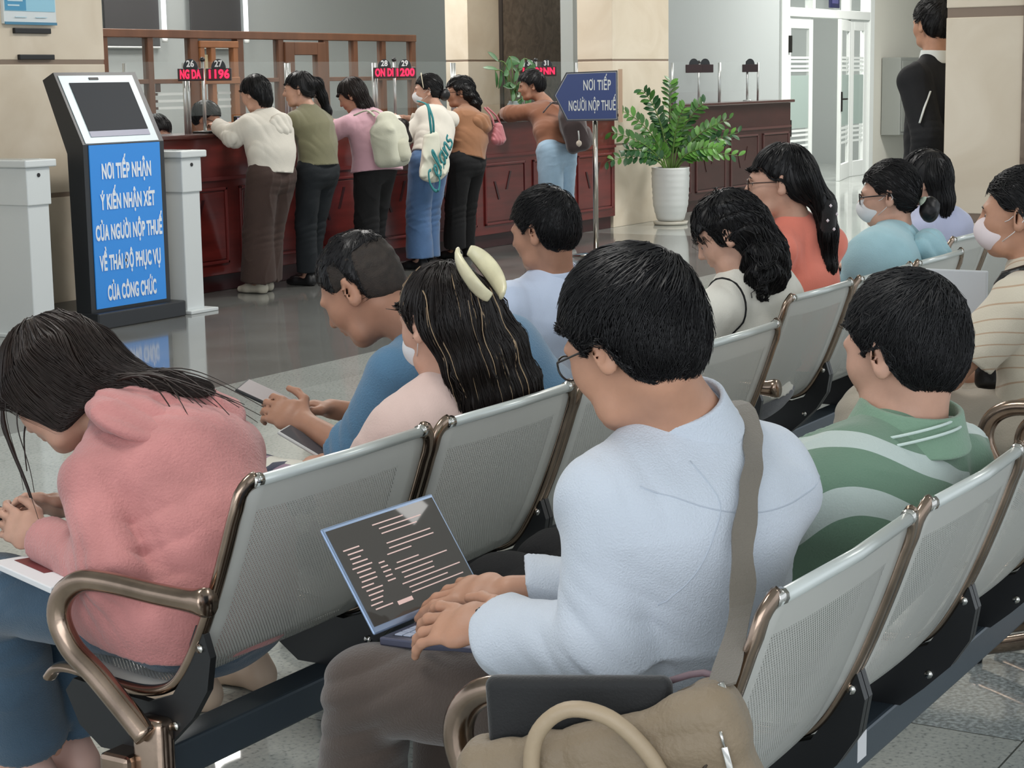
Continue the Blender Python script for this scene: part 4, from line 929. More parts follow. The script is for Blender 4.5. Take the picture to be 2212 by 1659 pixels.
        if tops.get('hood'):
            hp = tops['hood']; Hd = [ell(hp[0], hp[1], frame(hp[2], (0, 0, 1)), .03)]+[ell(A(hp[0])+A(q[0]), q[1], frame(hp[2]), .03) for q in hp[3:]]+[cap(nb+(nb-nek)*.5, nek-(nb-nek)*1.2, .058*s, .062*s, .012, 's')]
            sdf_obj('hood', Hd, hc, m, o, addf(wrinkle(seed+3, .006, 16), creases([(hp[0], (1, .2, .5), 55, .005, .14)])))
        if tops.get('collar'):
            cm = tops.get('cm', m); ch = tops.get('ch', .04); ax_ = (nb-nek)/np.linalg.norm(nb-nek)*.6+A((0, 0, .4)); ax_ /= np.linalg.norm(ax_); c0 = nek-ax_*.004; rr = tops.get('cr_', .072)
            C = [cap(c0, c0+ax_*ch, rr*1.10, rr*.98, .01), cap(c0-ax_*.04, c0+ax_*(ch+.08), rr*1.0, rr*.80, .004, 's'), plane(c0+ax_*ch, ax_, .003), plane(c0-ax_*.015, -ax_, .003)]
            if tops['collar'] == 'fold': C.insert(1, cap(c0-ax_*.01, c0+ax_*ch*.95, rr*1.26, rr*1.0, .006))
            sdf_obj('collar', C, .003, cm, o)
    if shoes:
        for q in 'lr': shoe(t, J['a'+q], J.get('t'+q, J['a'+q]+A((0, .17, -.05))), shoes)
    if hair: hair(out)
    if extra: extra(out)
    return out
def hair_short(m=HB, **k):
    return lambda o: body_hair_short(o['hd'], o['R'], k.get('s', 1.0), o['t'], m, **{a: b for a, b in k.items() if a != 's'})
def hair_vol(chain, m=HB, s=1.0, vol=.014, front=.08, ear=-.02, nape=-.10, n=1500, steps=14, sl=.018, r0=.0013, side=None, seed=2, h=.006, hi=None, hin=0, nsd=.12, start=0, k=.03, extra=None, wav=0, top_=0, cutears=True, temple=.0):
    """longer hair: a cap over the skull joined to a chain of flattened sections (point, half width, half depth)"""
    def g(o):
        c, R = o['hd'], o['R']; L_ = lambda p: c+R @ (A(p)*s); sd = A(side) if side is not None else o['R'][:, 0]
        P = [ell(L_((0, -.014, .046)), A((.075+vol*.9, .094+vol, .082+vol+top_))*s, R), ell(L_((0, -.045, -.01)), A((.070+vol*.5, .058+vol, .07))*s, R, .03), hairline(c, R, s, front, temple, ear, nape)]
        pts = [A(p[0]) for p in chain]
        for i in range(len(chain)-1): P.append(fcap(pts[i], pts[i+1], chain[i][1], chain[i][2], chain[i+1][1], chain[i+1][2], sd, k))
        P += (extra(o) if extra else [])
        dp = addf(wrinkle(seed, .003, 60, (1, 1, .25), ridge=.8)) if not wav else addf(wrinkle(seed, .003, 60, (1, 1, .25), ridge=.8), lambda Q: (wav*np.sin(Q[:, 2]*95+3*np.sin(Q[:, 0]*40+Q[:, 1]*31))).astype(f32))
        V, Q = mesh_sdf(P, h, dp); ob = meshobj('hair', V, Q, m, o['t'], True)
        wf = whorl_flow(c, R, s, (0, -.03, .12), .2); C_ = A(pts)
        def flow(X):
            a = wf(X); q = ((X-c) @ R)/s; low = np.clip((-q[:, 2]+.05)/.08, 0, 1)[:, None]
            if len(C_) > 1:
                d2 = ((X[:, None]-C_[None])**2).sum(2); i = np.clip(d2.argmin(1), 0, len(C_)-2); tg = C_[i+1]-C_[i]; tg = tg/(np.linalg.norm(tg, axis=1, keepdims=True)+1e-6)
            else: tg = np.tile(A((0, 0, -1)), (len(X), 1))
            return a*(1-low)+tg*low*1.2
        if n:
            r = np.random.RandomState(seed); SV, SQ = strands(P, V[r.randint(0, len(V), n)], flow, steps, sl, r0, .002, seed, disp=dp, nsd=nsd, lift=.004); join(ob, meshobj('hs', SV, SQ, m, None))
            if hi:
                SV, SQ = strands(P, V[r.randint(0, len(V), hin)], flow, steps+4, sl, r0*1.2, .0035, seed+5, disp=dp, nsd=nsd*.6, lift=.002); meshobj('highlights', SV, SQ, hi, ob, True)
        o['hair'] = ob; o['hairP'] = P
    return g
def project_out(pts, o, off=.004):
    P = A([tuple(p) for p in pts])
    for _ in range(4):
        d, G = grad(o['topP'], P, o['topD']); P = P+G*(np.maximum(off-d, 0) if off > .001 else off-d)[:, None]
    return [Vector(p) for p in P]
def bun(p, r, parent, m, name='bun', sq=(1, .8, 1), seed=4):
    p = A(p); P = [ell(p, A(sq)*r), cap(p+A((r*.3, 0, r*.2)), p-A((r*.4, 0, r*.1)), r*.6, r*.7, .01)]
    return sdf_obj(name, P, .005, m, parent, wrinkle(seed, .003, 90))
def phone(label, c, d, u, m, w_=.075, l=.155, case=None, group=None):
    c, d, u = Vector(c), Vector(d).normalized(), Vector(u); s_ = d.cross(u).normalized(); u = s_.cross(d)
    Rm = Matrix.Identity(4)
    for i in range(3): Rm[i][0] = s_[i]; Rm[i][1] = d[i]; Rm[i][2] = u[i]; Rm[i][3] = c[i]
    t = top('smartphone', c, label, 'phone', group)
    b = MB().rbox((-w_/2, -l/2, -.005), (w_/2, l/2, .004), .0035, Rm).build('case', case or blk, t)
    MB().rbox((-w_/2+.004, -l/2+.005, .0035), (w_/2-.004, l/2-.005, .0048), .0005, Rm).build('screen', m, t)
    return t, Rm
scr_grey = mat('phone_screen', '8d8685', .2, emit='8d8685', estr=.35); scr_dk = mat('phone_screen_dark', '4a484b', .15, emit='4a484b', estr=.2)
# ================================================================== the people
brown = cloth('brown_trousers', '4a3e37', var=.08); pinkc = cloth('pink_marl', 'c0807d', .35, 180, var=.16); denimd = cloth('dark_denim', '3c5468', .3, 300, var=.12)
ltb = cloth('pale_blue_linen', 'c5cdd8', .3, 320, .8, var=.03); wblue = cloth('light_blue_shirt', 'c6d3ea', .15, 300, .7); steel = cloth('steel_blue_shirt', '4f7897', .3, 240, var=.07)
black = cloth('black_trousers', '0f0f11', .2, 200, sheen=.0); cream = cloth('cream', 'dcd7cb', .2, 200, .75); sage = cloth('olive_knit', '7d7a5e', .2, 240)
# ---- 1 the man with the laptop
def h_lap(o):
    ob, P = body_hair_short(o['hd'], o['R'], .97, o['t'], HB, 5200, .015, 10, .0135, .078, -.07, .006, .0013, 1.6, 11, .0045, .004, .008, w_=(.02, -.06, .11), nsd=.28)
def x_lap(o):
    glasses(o['hd'], o['R'], .97, o['t'], mat('dark_wire', '3b3a38', .3, .5))
    w_ = A((2.300, 1.425, .656)); d = A((.06, 1, -.1)); MBw = MB(); ring = []
    a = np.cross(d, A((0, 0, 1))); a /= np.linalg.norm(a); b = np.cross(a, d); b /= np.linalg.norm(b)
    ring = [Vector(w_+a*.033*math.cos(q)+b*.026*math.sin(q)) for q in np.linspace(0, 2*math.pi, 25)]
    wt_ = MB().tube(ring, .009, 8, cap=False, flat=.35, side=tuple(d/np.linalg.norm(d))).build('wristwatch', mat('watch_strap', '1d1b19', .5), o['t'], True)
    MB().lathe([(.016, 0), (.017, .006), (.013, .009), (.001, .009)], (w_[0]-.01, w_[1], w_[2]+.025), 20).build('watch_case', mat('watch_case', '2b2a2a', .25, .7), wt_, True)
LAPM = figure('man in pale blue shirt and glasses typing on a laptop on his lap', dict(pel=(2.44, 1.24, .53), wai=(2.42, 1.18, .67), che=(2.40, 1.14, .82), nek=(2.41, 1.16, .965), head=(2.345, 1.205, 1.088),
    sl=(2.27, 1.21, .88), sr=(2.56, 1.09, .88), el=(2.245, 1.205, .665), er=(2.66, 1.22, .66), wl=(2.30, 1.42, .657), wr=(2.51, 1.515, .650), kl=(2.37, 1.70, .498), kr=(2.66, 1.72, .495), al=(2.44, 1.80, .09), ar=(2.70, 1.76, .09)),
    (.20, 1, -.42), s=.97, h=.0042, hc=.0055, sk=SK,
    tops=dict(m=ltb, collar='fold', ch=.05, sleeve=.95, arm=(.066, .060, .050), w=(.168, .115, .165, .12), hw=(.175, .13), wa=.011, wf=11, ws=(1.35, 1.35, .55), cr_=.069, add=[cap((2.245, 1.205, .665), (2.262, 1.37, .650), .062, .052, .03)]),
    legs=dict(m=brown, r=(.084, .070, .078), wa=.006), hair=h_lap, extra=x_lap, shoes=mat('brown_leather', '3a2b22', .4),
    hands=dict(l=dict(d=(.10, 1, -.08), u=(-.5, .1, .85), curl=(.30, .36, .40, .42), spread=.20, thumb=(.8, .3), s=1.12), r=dict(d=(-.06, 1, -.10), u=(-.3, .1, .95), curl=(.30, .35, .40, .45), spread=.16, thumb=(.8, .3), s=1.1)), seed=5)
# yoke and armhole seams of his shirt
for pts in (((2.24, 1.14, .92), (2.29, 1.05, .885), (2.36, 1.02, .865), (2.44, 1.01, .86), (2.52, 1.01, .865), (2.60, 1.04, .88)), ((2.315, 1.10, .945), (2.31, 1.05, .89), (2.295, 1.06, .84), (2.285, 1.09, .79), (2.28, 1.14, .75))):
    MB().tube(project_out([p for p in project_out(smooth_path(pts, 6), LAPM, .0)], LAPM, .0001), .0010, 5).build('seam', mat('shirt_seam', 'b7c0cc', .8), LAPM['top'], True)
# his laptop
hl_, hr_, nl_ = Vector((2.370, 1.682, .582)), Vector((2.675, 1.668, .582)), Vector((2.350, 1.455, .594))
ex = (hr_-hl_).normalized(); ey = (nl_-hl_); ey = (ey-ex*ey.dot(ex)).normalized(); ez = ey.cross(ex) if ey.cross(ex).z > 0 else ex.cross(ey)
def fr4(o, x, y, z):
    m_ = Matrix.Identity(4)
    for i in range(3): m_[i][0] = x[i]; m_[i][1] = y[i]; m_[i][2] = z[i]; m_[i][3] = o[i]
    return m_
# x right, y towards the user (keyboard runs from the hinge to the user), z up
LT = top('laptop', hl_, 'open thin laptop with dark text screen on the lap of the man in glasses', 'laptop')
Mb = fr4(hl_, ex, ey, ez); lm = mat('laptop_shell', '56586a', .35, .6); kbm = mat('key_grey', 'a9b2c6', .4); lbz = mat('laptop_bezel', '93a7c4', .3, .5)
bs_ = MB().rbox((0, .004, -.008), (.305, .222, .006), .003, Mb).build('base', lm, LT)
MB().box((.015, .02, .0055), (.29, .125, .0066), Mb).build('key_well', mat('key_gap', '33363f', .5), bs_)
kb = MB()
for r_ in range(6):
    for k in range(14): kb.rbox((.018+k*.0194, .022+r_*.0172, .006), (.018+k*.0194+.0168, .022+r_*.0172+.0148, .0082), .0006, Mb)
kb.build('keys', kbm, bs_); MB().box((.10, .135, .006), (.205, .212, .0067), Mb).build('touchpad', mat('touchpad', '6b6f80', .3, .3), bs_)
sd_ = Vector((0, .108, .165)).normalized(); sd_ = (sd_-ex*sd_.dot(ex)).normalized(); sn = sd_.cross(ex); sn = sn if sn.y < 0 else -sn
Ms = fr4(hl_+Vector((0, 0, .004)), ex, sd_, sn); ld_ = MB().rbox((0, .006, -.006), (.305, .198, .0), .003, Ms).build('lid', lbz, LT)
sc_ = MB().box((.006, .018, .0), (.299, .191, .0008), Ms).build('screen', mat('laptop_screen', '46433f', .02, spec=.6, emit='4a4642', estr=.22), ld_)
rg = random.Random(3); q = MB()
for i in range(15):
    if i in (3, 7): continue
    x_ = .118+(.012 if i % 3 else 0); q.box((x_, .176-i*.0092, .0010), (x_+rg.uniform(.06, .165), .1780-i*.0092, .0013), Ms)
for i in range(14): q.box((.022+(.006 if i % 4 else 0), .150-i*.0083, .0010), (.022+rg.uniform(.03, .055), .1522-i*.0083, .0013), Ms)
for i in range(5): q.box((.088, .112-i*.0083, .0010), (.088+rg.uniform(.01, .022), .1142-i*.0083, .0013), Ms)
q.build('text_lines', mat('screen_text', 'c9aba4', .4, emit='c9aba4', estr=.5), sc_); MB().box((.085, .036, .0010), (.125, .043, .0013), Ms).build('text_lines', MATS['screen_text'], sc_)
# ---- shoulder bag
ba, bb = Vector((1.935, 1.245, .617)), Vector((2.045, .920, .705)); bx = (bb-ba).normalized(); bn = Vector((-bx.y, bx.x, 0)).normalized(); bn = bn if bn.x < 0 else -bn
bu = bn.cross(bx); bu = bu if bu.z > 0 else -bu; BW = (bb-ba).length
Bm = fr4(ba, bx, bn, bu); taupe = cloth('taupe_nylon', '85755f', .3, 120, .6, var=.06, sheen=.1); taul = cloth('taupe_leather', 'a8957b', .1, 80, .5, sheen=0)
BG = top('shoulder_bag', ba-bu*.28, 'beige taupe laptop bag with round top handle hanging by its strap beside the seated man', 'bag')
def bp(x, y, z): return Bm @ Vector((x, y, z))
RB = A([[Bm[i][j] for j in range(3)] for i in range(3)])
P = [rb(bp(BW/2, 0, -.14), (BW/2+.01, .048, .15), RB, .035), rb(bp(BW/2, .0, -.20), (BW/2+.02, .056, .10), RB, .045, .04), rb(bp(BW-.04, .0, -.02), (.045, .04, .045), RB, .03, .03)]
P.append(fcap(bp(.06, -.012, .0), bp(BW-.06, -.012, .0), .06, .016, .05, .016, bu, .02, 's'))
bgm = sdf_obj('body', P, .005, taupe, BG, addf(wrinkle(9, .006, 20), creases([(bp(.1, .05, -.05), bx, 60, .003, .1), (bp(BW-.08, .05, -.06), bu, 60, .003, .1)])))
hp_ = smooth_path([bp(.10, .052, -.11), bp(.098, .062, -.04), bp(.12, .066, .02), bp(.165, .066, .045), bp(.215, .066, .025), bp(.25, .062, -.03), bp(.265, .052, -.10)], 6)
MB().tube(hp_, .0105, 10).build('handle', taul, BG, True)
for y_, z0, nmb in ((.056, -.095, 'seam'), (.059, -.15, 'seam')):
    MB().tube(smooth_path([bp(.015, .040, z0+.04), bp(.05, y_-.006, z0+.005), bp(BW*.4, y_, z0-.012), bp(BW*.75, y_-.001, z0), bp(BW-.02, .045, z0+.055)], 6), .0022, 5).build(nmb, mat('bag_seam', '3d3328', .7), bgm, True)
pk = [ell(bp(BW*.60, .046, -.24), (.115, .016, .075), RB), ell(bp(BW*.60, .046, -.26), (.12, .018, .06), RB, .03)]
sdf_obj('front_pocket', pk, .004, taupe, BG, wrinkle(3, .002, 30))
MB().tube(smooth_path([bp(BW*.22, .060, -.25), bp(BW*.27, .062, -.19), bp(BW*.45, .064, -.165), bp(BW*.75, .064, -.16), bp(BW*.92, .058, -.19), bp(BW*.96, .052, -.27)], 6), .005, 6).build('pocket_piping', taul, BG, True)
MB().tube(smooth_path([bp(.03, -.03, .0), bp(BW*.5, -.048, .005), bp(BW-.03, -.03, .03), bp(BW+.0, -.0, -.02)], 6), .005, 6).build('zip_edge', mat('dusky_zip', '6f5c62', .6), BG, True)
pl = fr4(bp(BW-.012, .058, -.06), bx, bn, bu); MB().rbox((-.004, -.0015, -.03), (.004, .0015, .02), .001, pl).tube([pl @ Vector((.0, 0, .02)), pl @ Vector((0, 0, .04))], .002, 6).build('zip_pull', capm, BG, True)
# strap over the man's far shoulder
sp_ = [bp(BW-.005, .01, .02), (2.235, .99, .765), (2.295, 1.015, .83), (2.345, 1.028, .895), (2.41, 1.05, .935), (2.47, 1.09, .957), (2.497, 1.15, .960), (2.50, 1.21, .93)]
SPT = project_out(smooth_path(sp_, 6), LAPM, .005); tang = Vector((1, .1, 0)); V = []; F = []
for i, p in enumerate(SPT):
    t_ = i/(len(SPT)-1); w_ = .019*(1+.12*math.sin(i)); sdv = (Vector((.62, -.55, .1))*(1-t_)+Vector((1, -.15, 0))*t_).normalized(); dv = (SPT[min(i+1, len(SPT)-1)]-SPT[max(0, i-1)]).normalized(); nn = sdv.cross(dv).normalized()
    V += [p-sdv*w_-nn*.0015, p+sdv*w_-nn*.0015, p+sdv*w_+nn*.0015, p-sdv*w_+nn*.0015]
n_ = len(SPT); F = [(4*i+k, 4*i+(k+1) % 4, 4*i+4+(k+1) % 4, 4*i+4+k) for i in range(n_-1) for k in range(4)]+[(0, 3, 2, 1), (4*n_-4, 4*n_-3, 4*n_-2, 4*n_-1)]
meshobj('strap', V, F, cloth('strap_web', '6f685d', .3, 400, .7), BG, False)
MB().tube([bp(BW-.005, .01, .025), bp(BW-.002, .01, .0), bp(BW-.004, .012, -.03)], .0045, 8).build('strap_hook', capm, BG, True)
# black sleeve standing in the bag
SV_ = [rb(bp(.145, -.014, -.06), (.120, .014, .125), RB @ A([[math.cos(.2), 0, math.sin(.2)], [0, 1, 0], [-math.sin(.2), 0, math.cos(.2)]]), .013)]
tag(sdf_obj('laptop_sleeve', SV_, .004, cloth('neoprene', '0d0e10', .15, 300, .7), None, loc=bp(.12, -.022, -.2)), 'black padded laptop sleeve sticking up out of the beige bag', 'laptop sleeve')
# ---- 2 man in the green striped polo
def striped(name, base_, other, fn):
    m = cloth(name, base_, .2, 260); nt = m.node_tree; N = nt.nodes; L = nt.links; tc = N.new('ShaderNodeTexCoord'); fn(N, L, tc, N['Principled BSDF'], hexc(base_), hexc(other)); return m
def waves(vec, sc, off, width, wob=.6):
    def g(N, L, tc, b, c0, c1):
        mp = N.new('ShaderNodeMapping'); L.new(tc.outputs['Object'], mp.inputs[0]); w_ = N.new('ShaderNodeVectorMath'); w_.operation = 'DOT_PRODUCT'; L.new(mp.outputs[0], w_.inputs[0]); w_.inputs[1].default_value = vec
        nz = N.new('ShaderNodeTexNoise'); nz.inputs['Scale'].default_value = 4; nz.inputs['Detail'].default_value = 0; L.new(tc.outputs['Object'], nz.inputs[0])
        a = N.new('ShaderNodeMath'); a.operation = 'MULTIPLY_ADD'; L.new(nz.outputs[0], a.inputs[0]); a.inputs[1].default_value = wob; m1 = N.new('ShaderNodeMath'); m1.operation = 'MULTIPLY_ADD'; L.new(w_.outputs['Value'], m1.inputs[0]); m1.inputs[1].default_value = sc; m1.inputs[2].default_value = off; L.new(m1.outputs[0], a.inputs[2])
        fr_ = N.new('ShaderNodeMath'); fr_.operation = 'FRACT'; L.new(a.outputs[0], fr_.inputs[0]); lt = N.new('ShaderNodeMath'); lt.operation = 'LESS_THAN'; L.new(fr_.outputs[0], lt.inputs[0]); lt.inputs[1].default_value = width
        mx = N.new('ShaderNodeMix'); mx.data_type = 'RGBA'; mx.inputs[6].default_value = (*c0, 1); mx.inputs[7].default_value = (*c1, 1); L.new(lt.outputs[0], mx.inputs[0]); L.new(mx.outputs[2], b.inputs['Base Color'])
    return g
polo = striped('green_polo', '6a8873', 'bcc9c4', waves((.55, .25, .85), 6.6, .35, .34, 1.3))
def x_green(o):
    c0 = A((3.07, 1.07, .868)); ax_ = A((0, .25, 1)); ax_ /= np.linalg.norm(ax_)
    for k, (rr, dz, mm) in enumerate(((.097, -.012, 'c9dad3'), (.104, -.026, 'c9dad3'))):
        a = np.cross(ax_, A((1, 0, 0))); a /= np.linalg.norm(a); b = np.cross(ax_, a)
        MB().tube([Vector(c0+ax_*dz+a*rr*math.cos(q)+b*rr*1.0*math.sin(q)) for q in np.linspace(0, 2*math.pi, 33)], .0028, 6, cap=False).build('collar_piping', cloth('piping', mm), o['top'], True)
figure('man in a green and white polo shirt with short black hair seen from behind', dict(pel=(3.02, 1.32, .49), wai=(3.03, 1.20, .60), che=(3.05, 1.10, .72), nek=(3.10, 1.06, .855), head=(3.10, 1.07, .985),
    sl=(2.885, 1.16, .765), sr=(3.235, 1.03, .765), el=(2.92, 1.38, .58), er=(3.32, 1.25, .58), wl=(3.16, 1.62, .63), wr=(3.2, 1.48, .58), kl=(2.95, 1.80, .50), kr=(3.15, 1.80, .50), al=(2.92, 1.86, .09), ar=(3.2, 1.84, .09)),
    (.28, 1, -.16), s=1.0, h=.0055, hc=.006, sk=SK2, tops=dict(m=polo, sleeve=.46, collar='fold', ch=.05, cr_=.088, cm=cloth('green_collar', '7b9a83'), arm=(.078, .078, .05), w=(.185, .13, .175, .13), hw=(.19, .14), wa=.007), body_w=1.06,
    legs=dict(m=black, r=(.098, .078, .07)), hair=lambda o: body_hair_short(o['hd'], o['R'], 1.0, o['t'], hairm('1a1a1c', 'grey_black', .4), 4500, .014, 8, .012, .075, -.070, .006, .0011, .35, 5, .0048, .004, .004, w_=(.01, -.055, .105), nsd=.22), extra=x_green, shoes=blk,
    hands=dict(l=dict(d=(-.05, -.1, 1), u=(-.2, -1, 0), curl=(.25, .2, .25, .35), s=.9)), seed=8)
# ---- 3 woman in the pink hoodie
def hood(c, r, sq=(1, .8, .6), R=None, n=2): return [ell(c, A(sq)*r, R, .03)]
pk_ch = [((2.60, 2.57, .99), .075, .045), ((2.44, 2.66, .93), .06, .035)]
def h_pink(o):
    c, R = o['hd'], o['R']
    g = hair_vol([(c+R @ A((0, -.06, .03)), .085, .05), (c+R @ A((-.01, -.085, -.05)), .085, .045), (2.665, 2.44, .885), ][:2] and [(c+R @ A((.0, -.07, .04)), .085, .05), ((2.675, 2.49, .90), .060, .03), ((2.71, 2.41, .895), .040, .016), ((2.75, 2.34, .885), .022, .009)],
        hairm('2a201c', 'brown_long', .36), 1.0, .016, .075, -.09, -.12, 3200, 15, .019, .0011, seed=3, nsd=.035, temple=-.04,
        extra=lambda o_: [fcap(c+R @ A((-.080, -.03, .05)), c+R @ A((-.078, -.045, -.07)), .060, .02, .035, .012, R[:, 1], .03), fcap(c+R @ A((.085, -.02, .05)), c+R @ A((.09, .0, -.12)), .06, .02, .05, .012, R[:, 1], .03)])
    g(o)
    # loose locks hanging past the face and over the back
    lk = MB(); rr = random.Random(8)
    for a_, b_, r_ in (((-.07, .06, .05), (2.50, 2.66, .63), .010), ((-.085, .02, .02), (2.46, 2.62, .70), .003), ((-.06, .08, .06), (2.46, 2.72, .76), .0022), ((-.05, .085, .05), (2.53, 2.72, .68), .0018), ((-.08, .04, .05), (2.44, 2.58, .60), .0018), ((.05, .08, .05), (2.60, 2.78, .70), .005), ((-.075, .07, .04), (2.40, 2.66, .68), .0015)):
        p0 = Vector(c+R @ A(a_)); p3 = Vector(b_)+Vector((.075, -.03, 0)); p1 = p0+Vector((-.01, .03, -.08)); p2 = p3+Vector((0, .01, .1))
        pts = [p0*(1-t)**3+p1*3*t*(1-t)**2+p2*3*t*t*(1-t)+p3*t**3 for t in np.linspace(0, 1, 14)]; lk.tube(pts, [r_*(1-.7*abs(i/13-.3)) for i in range(14)], 6, flat=.5)
    for k in range(26):
        p0 = Vector((2.66+rr.uniform(-.05, .05), 2.46+rr.uniform(-.03, .02), .915)); p3 = Vector((2.70+rr.uniform(-.10, .14), 2.25+rr.uniform(-.04, .12), .855+rr.uniform(-.05, .02))); p1 = p0+Vector((.03, -.05, .012)); 
        pts = [p0*(1-t)**2+p1*2*t*(1-t)+p3*t*t+Vector((0, 0, .012*math.sin(t*3.1))) for t in np.linspace(0, 1, 10)]; lk.tube(pts, [.0028*(1-.7*i/9) for i in range(10)], 5, flat=.6)
    lk.build('loose_locks', MATS['hair_brown_long'], o['hair'], True)
figure('woman in a pink marl hoodie bent forward with long dark hair hanging down', dict(pel=(2.62, 2.24, .50), wai=(2.63, 2.23, .62), che=(2.66, 2.33, .745), nek=(2.66, 2.46, .825), head=(2.635, 2.605, .885),
    sl=(2.495, 2.40, .745), sr=(2.82, 2.34, .75), el=(2.425, 2.295, .60), er=(2.86, 2.45, .58), wl=(2.53, 2.57, .615), wr=(2.72, 2.66, .62), kl=(2.52, 2.70, .49), kr=(2.75, 2.72, .49), al=(2.68, 2.80, .09), ar=(2.80, 2.80, .09)),
    (-.12, .9, -.75), s=.97, female=True, h=.0055, hc=.006, sk=SK2, tops=dict(m=pinkc, name='hoodie', sleeve=.96, arm=(.060, .056, .048), w=(.155, .115, .15, .12), hw=(.19, .150), hem=(2.61, 2.27, .44), wa=.0035,
        add=[ell((2.57, 2.36, .52), (.17, .14, .085), None, .05), ell((2.60, 2.25, .52), (.205, .155, .10), None, .05), plane((0, 0, .435), (0, 0, -1))], hood=((2.665, 2.36, .852), (.16, .11, .026), (.1, 1, .42), ((-.06, .05, .002), (.075, .07, .024)), ((.07, -.04, -.016), (.08, .05, .022))), cr=[((2.66, 2.40, .85), (1, .3, .6), 60, .003, .12), ((2.53, 2.27, .63), (.2, .5, 1), 50, .005, .10)]),
    legs=dict(m=denimd, r=(.088, .075, .092), cut=.12, wa=.004), hair=h_pink, shoes=mat('pink_slipper', 'cda79a', .6), hands=dict(l=dict(d=(-.1, .9, .25), u=(-1, .1, .3), curl=(.5, .5, .55, .6)), r=dict(d=(-.5, .8, .2), u=(.7, .2, .6), curl=(.5, .6, .6, .7))), seed=21)
# booklet on her lap and phone in her hands
t = top('booklet', (2.45, 2.52, .57), 'white booklet with dark red block on the lap of the woman in pink', 'booklet')
O_ = Vector((2.335, 2.36, .585)); E1 = (Vector((2.455, 2.63, .572))-O_).normalized(); E2 = Vector((1, -.38, .0)); E2 = (E2-E1*E2.dot(E1)).normalized(); MK = fr4(O_, E2, E1, E2.cross(E1))
MB().rbox((0, 0, -.006), (.21, .30, .006), .002, MK).build('pages', pap, t)
MB().box((.035, .12, .0062), (.12, .27, .0072), MK).build('cover_block', mat('booklet_red', '6e2a2c', .4), t)
q = MB()
for i in range(7): q.box((.135, .08+i*.026, .0062), (.175, .083+i*.026, .0070), MK)
q.build('printed_lines', mat('ink', '77777a', .6), t)
phone('dark phone held by the woman in the pink hoodie under her hanging hair', (2.50, 2.74, .665), (-.35, .8, .35), (-.1, -.5, .8), scr_dk)
# ---- 4 woman with the hair claw
blonde = hairm('a48c6f', 'blonde', .35)
def x_clip(o):
    mask(o['hd'], o['R'], .95, o['t'], mat('mask_white', 'dfe0e2', .8))
c4 = A((3.31, 2.155, .953)); clipm = mat('ivory_acetate', 'ddd6b4', .3, var=.12, vscale=30)
figure('woman in a pale pink top with long streaked hair held by an ivory hair claw', dict(pel=(3.29, 2.30, .50), wai=(3.29, 2.22, .62), che=(3.30, 2.16, .70), nek=(3.33, 2.14, .825), head=c4,
    sl=(3.205, 2.20, .735), sr=(3.455, 2.09, .735), el=(3.20, 2.36, .55), er=(3.50, 2.32, .55), wl=(3.40, 2.56, .58), wr=(3.50, 2.55, .58), kl=(3.28, 2.80, .50), kr=(3.44, 2.80, .50), al=(3.28, 2.86, .09), ar=(3.46, 2.84, .09)),
    (.30, 1, -.2), s=.95, female=True, h=.006, hc=.006, sk=SK2, tops=dict(m=cloth('pale_pink', 'd9bfb6', .15, 240), name='blouse', sleeve=.5, arm=(.062, .066, .05), w=(.14, .10, .14, .105), wa=.006),
    legs=dict(m=striped('floral_skirt', '2f3449', 'c9c0b4', lambda N, L, tc, b, c0, c1: None), name='skirt', r=(.10, .09, .09), cut=.25),
    hair=hair_vol([(c4+A((.0, -.055, .03)), .082, .05), (c4+A((.02, -.09, -.06)), .088, .045), (c4+A((.045, -.105, -.14)), .088, .04), (c4+A((.065, -.10, -.20)), .085, .034), (c4+A((.08, -.09, -.235)), .075, .022)], hairm('1c1614', 'brown2', .34), .95, .012, .072, -.03, -.12, 4600, 18, .017, .0011, seed=6, hi=blonde, hin=45, nsd=.04, side=(.9, -.35, 0)), extra=x_clip, shoes=mat('beige_shoe', 'c9b29c', .5), seed=31)
fm = MATS['cloth_floral_skirt']; nt = fm.node_tree; N = nt.nodes; L = nt.links; tc = N.new('ShaderNodeTexCoord'); vo = N.new('ShaderNodeTexVoronoi'); vo.inputs['Scale'].default_value = 22; L.new(tc.outputs['Object'], vo.inputs[0]); cr = N.new('ShaderNodeValToRGB'); cr.color_ramp.interpolation = 'CONSTANT'
for i, (p_, c_) in enumerate(((0, 'd8d5c8'), (.3, '2f3449'), (.62, '9a7f90'), (.75, '2f3449'))):
    e = cr.color_ramp.elements[i] if i < 2 else cr.color_ramp.elements.new(p_)
    e.position = p_; e.color = (*hexc(c_), 1)
sx = N.new('ShaderNodeSeparateColor'); L.new(vo.outputs['Color'], sx.inputs[0]); L.new(sx.outputs[0], cr.inputs[0]); L.new(cr.outputs[0], N['Principled BSDF'].inputs['Base Color'])
# the claw itself: two curved combs with teeth
R4 = frame((.20, 1, -.22)); cc = c4+R4 @ A((.015, -.085, .10)); t = top('hair_claw', cc, 'ivory hair claw with brown flecks in the streaked hair', 'hair claw')
for sg in (-1, 1):
    arc = [Vector(cc+R4 @ A((sg*(.012+.026*math.sin(a)), -.012+.035*math.cos(a)-.02, .055*math.cos(a)-.01))) for a in np.linspace(.15, 2.9, 9)]
    MB().tube(smooth_path(arc, 3), [.011+.010*math.sin(math.pi*i/24) for i in range(25)], 10, flat=.42, side=tuple(R4 @ A((.3*sg, -.5, 1)))).build('claw_half', clipm, t, True)
tm = MB()
for k in range(5):
    p = Vector(cc+R4 @ A((-.034+.0*k, -.02-.006*k, .035-.02*k))); tm.tube([p, p+Vector(R4 @ A((.012, .012, -.012))), p+Vector(R4 @ A((.02, .03, -.02)))], .003, 6)
tm.build('teeth', clipm, t, True)
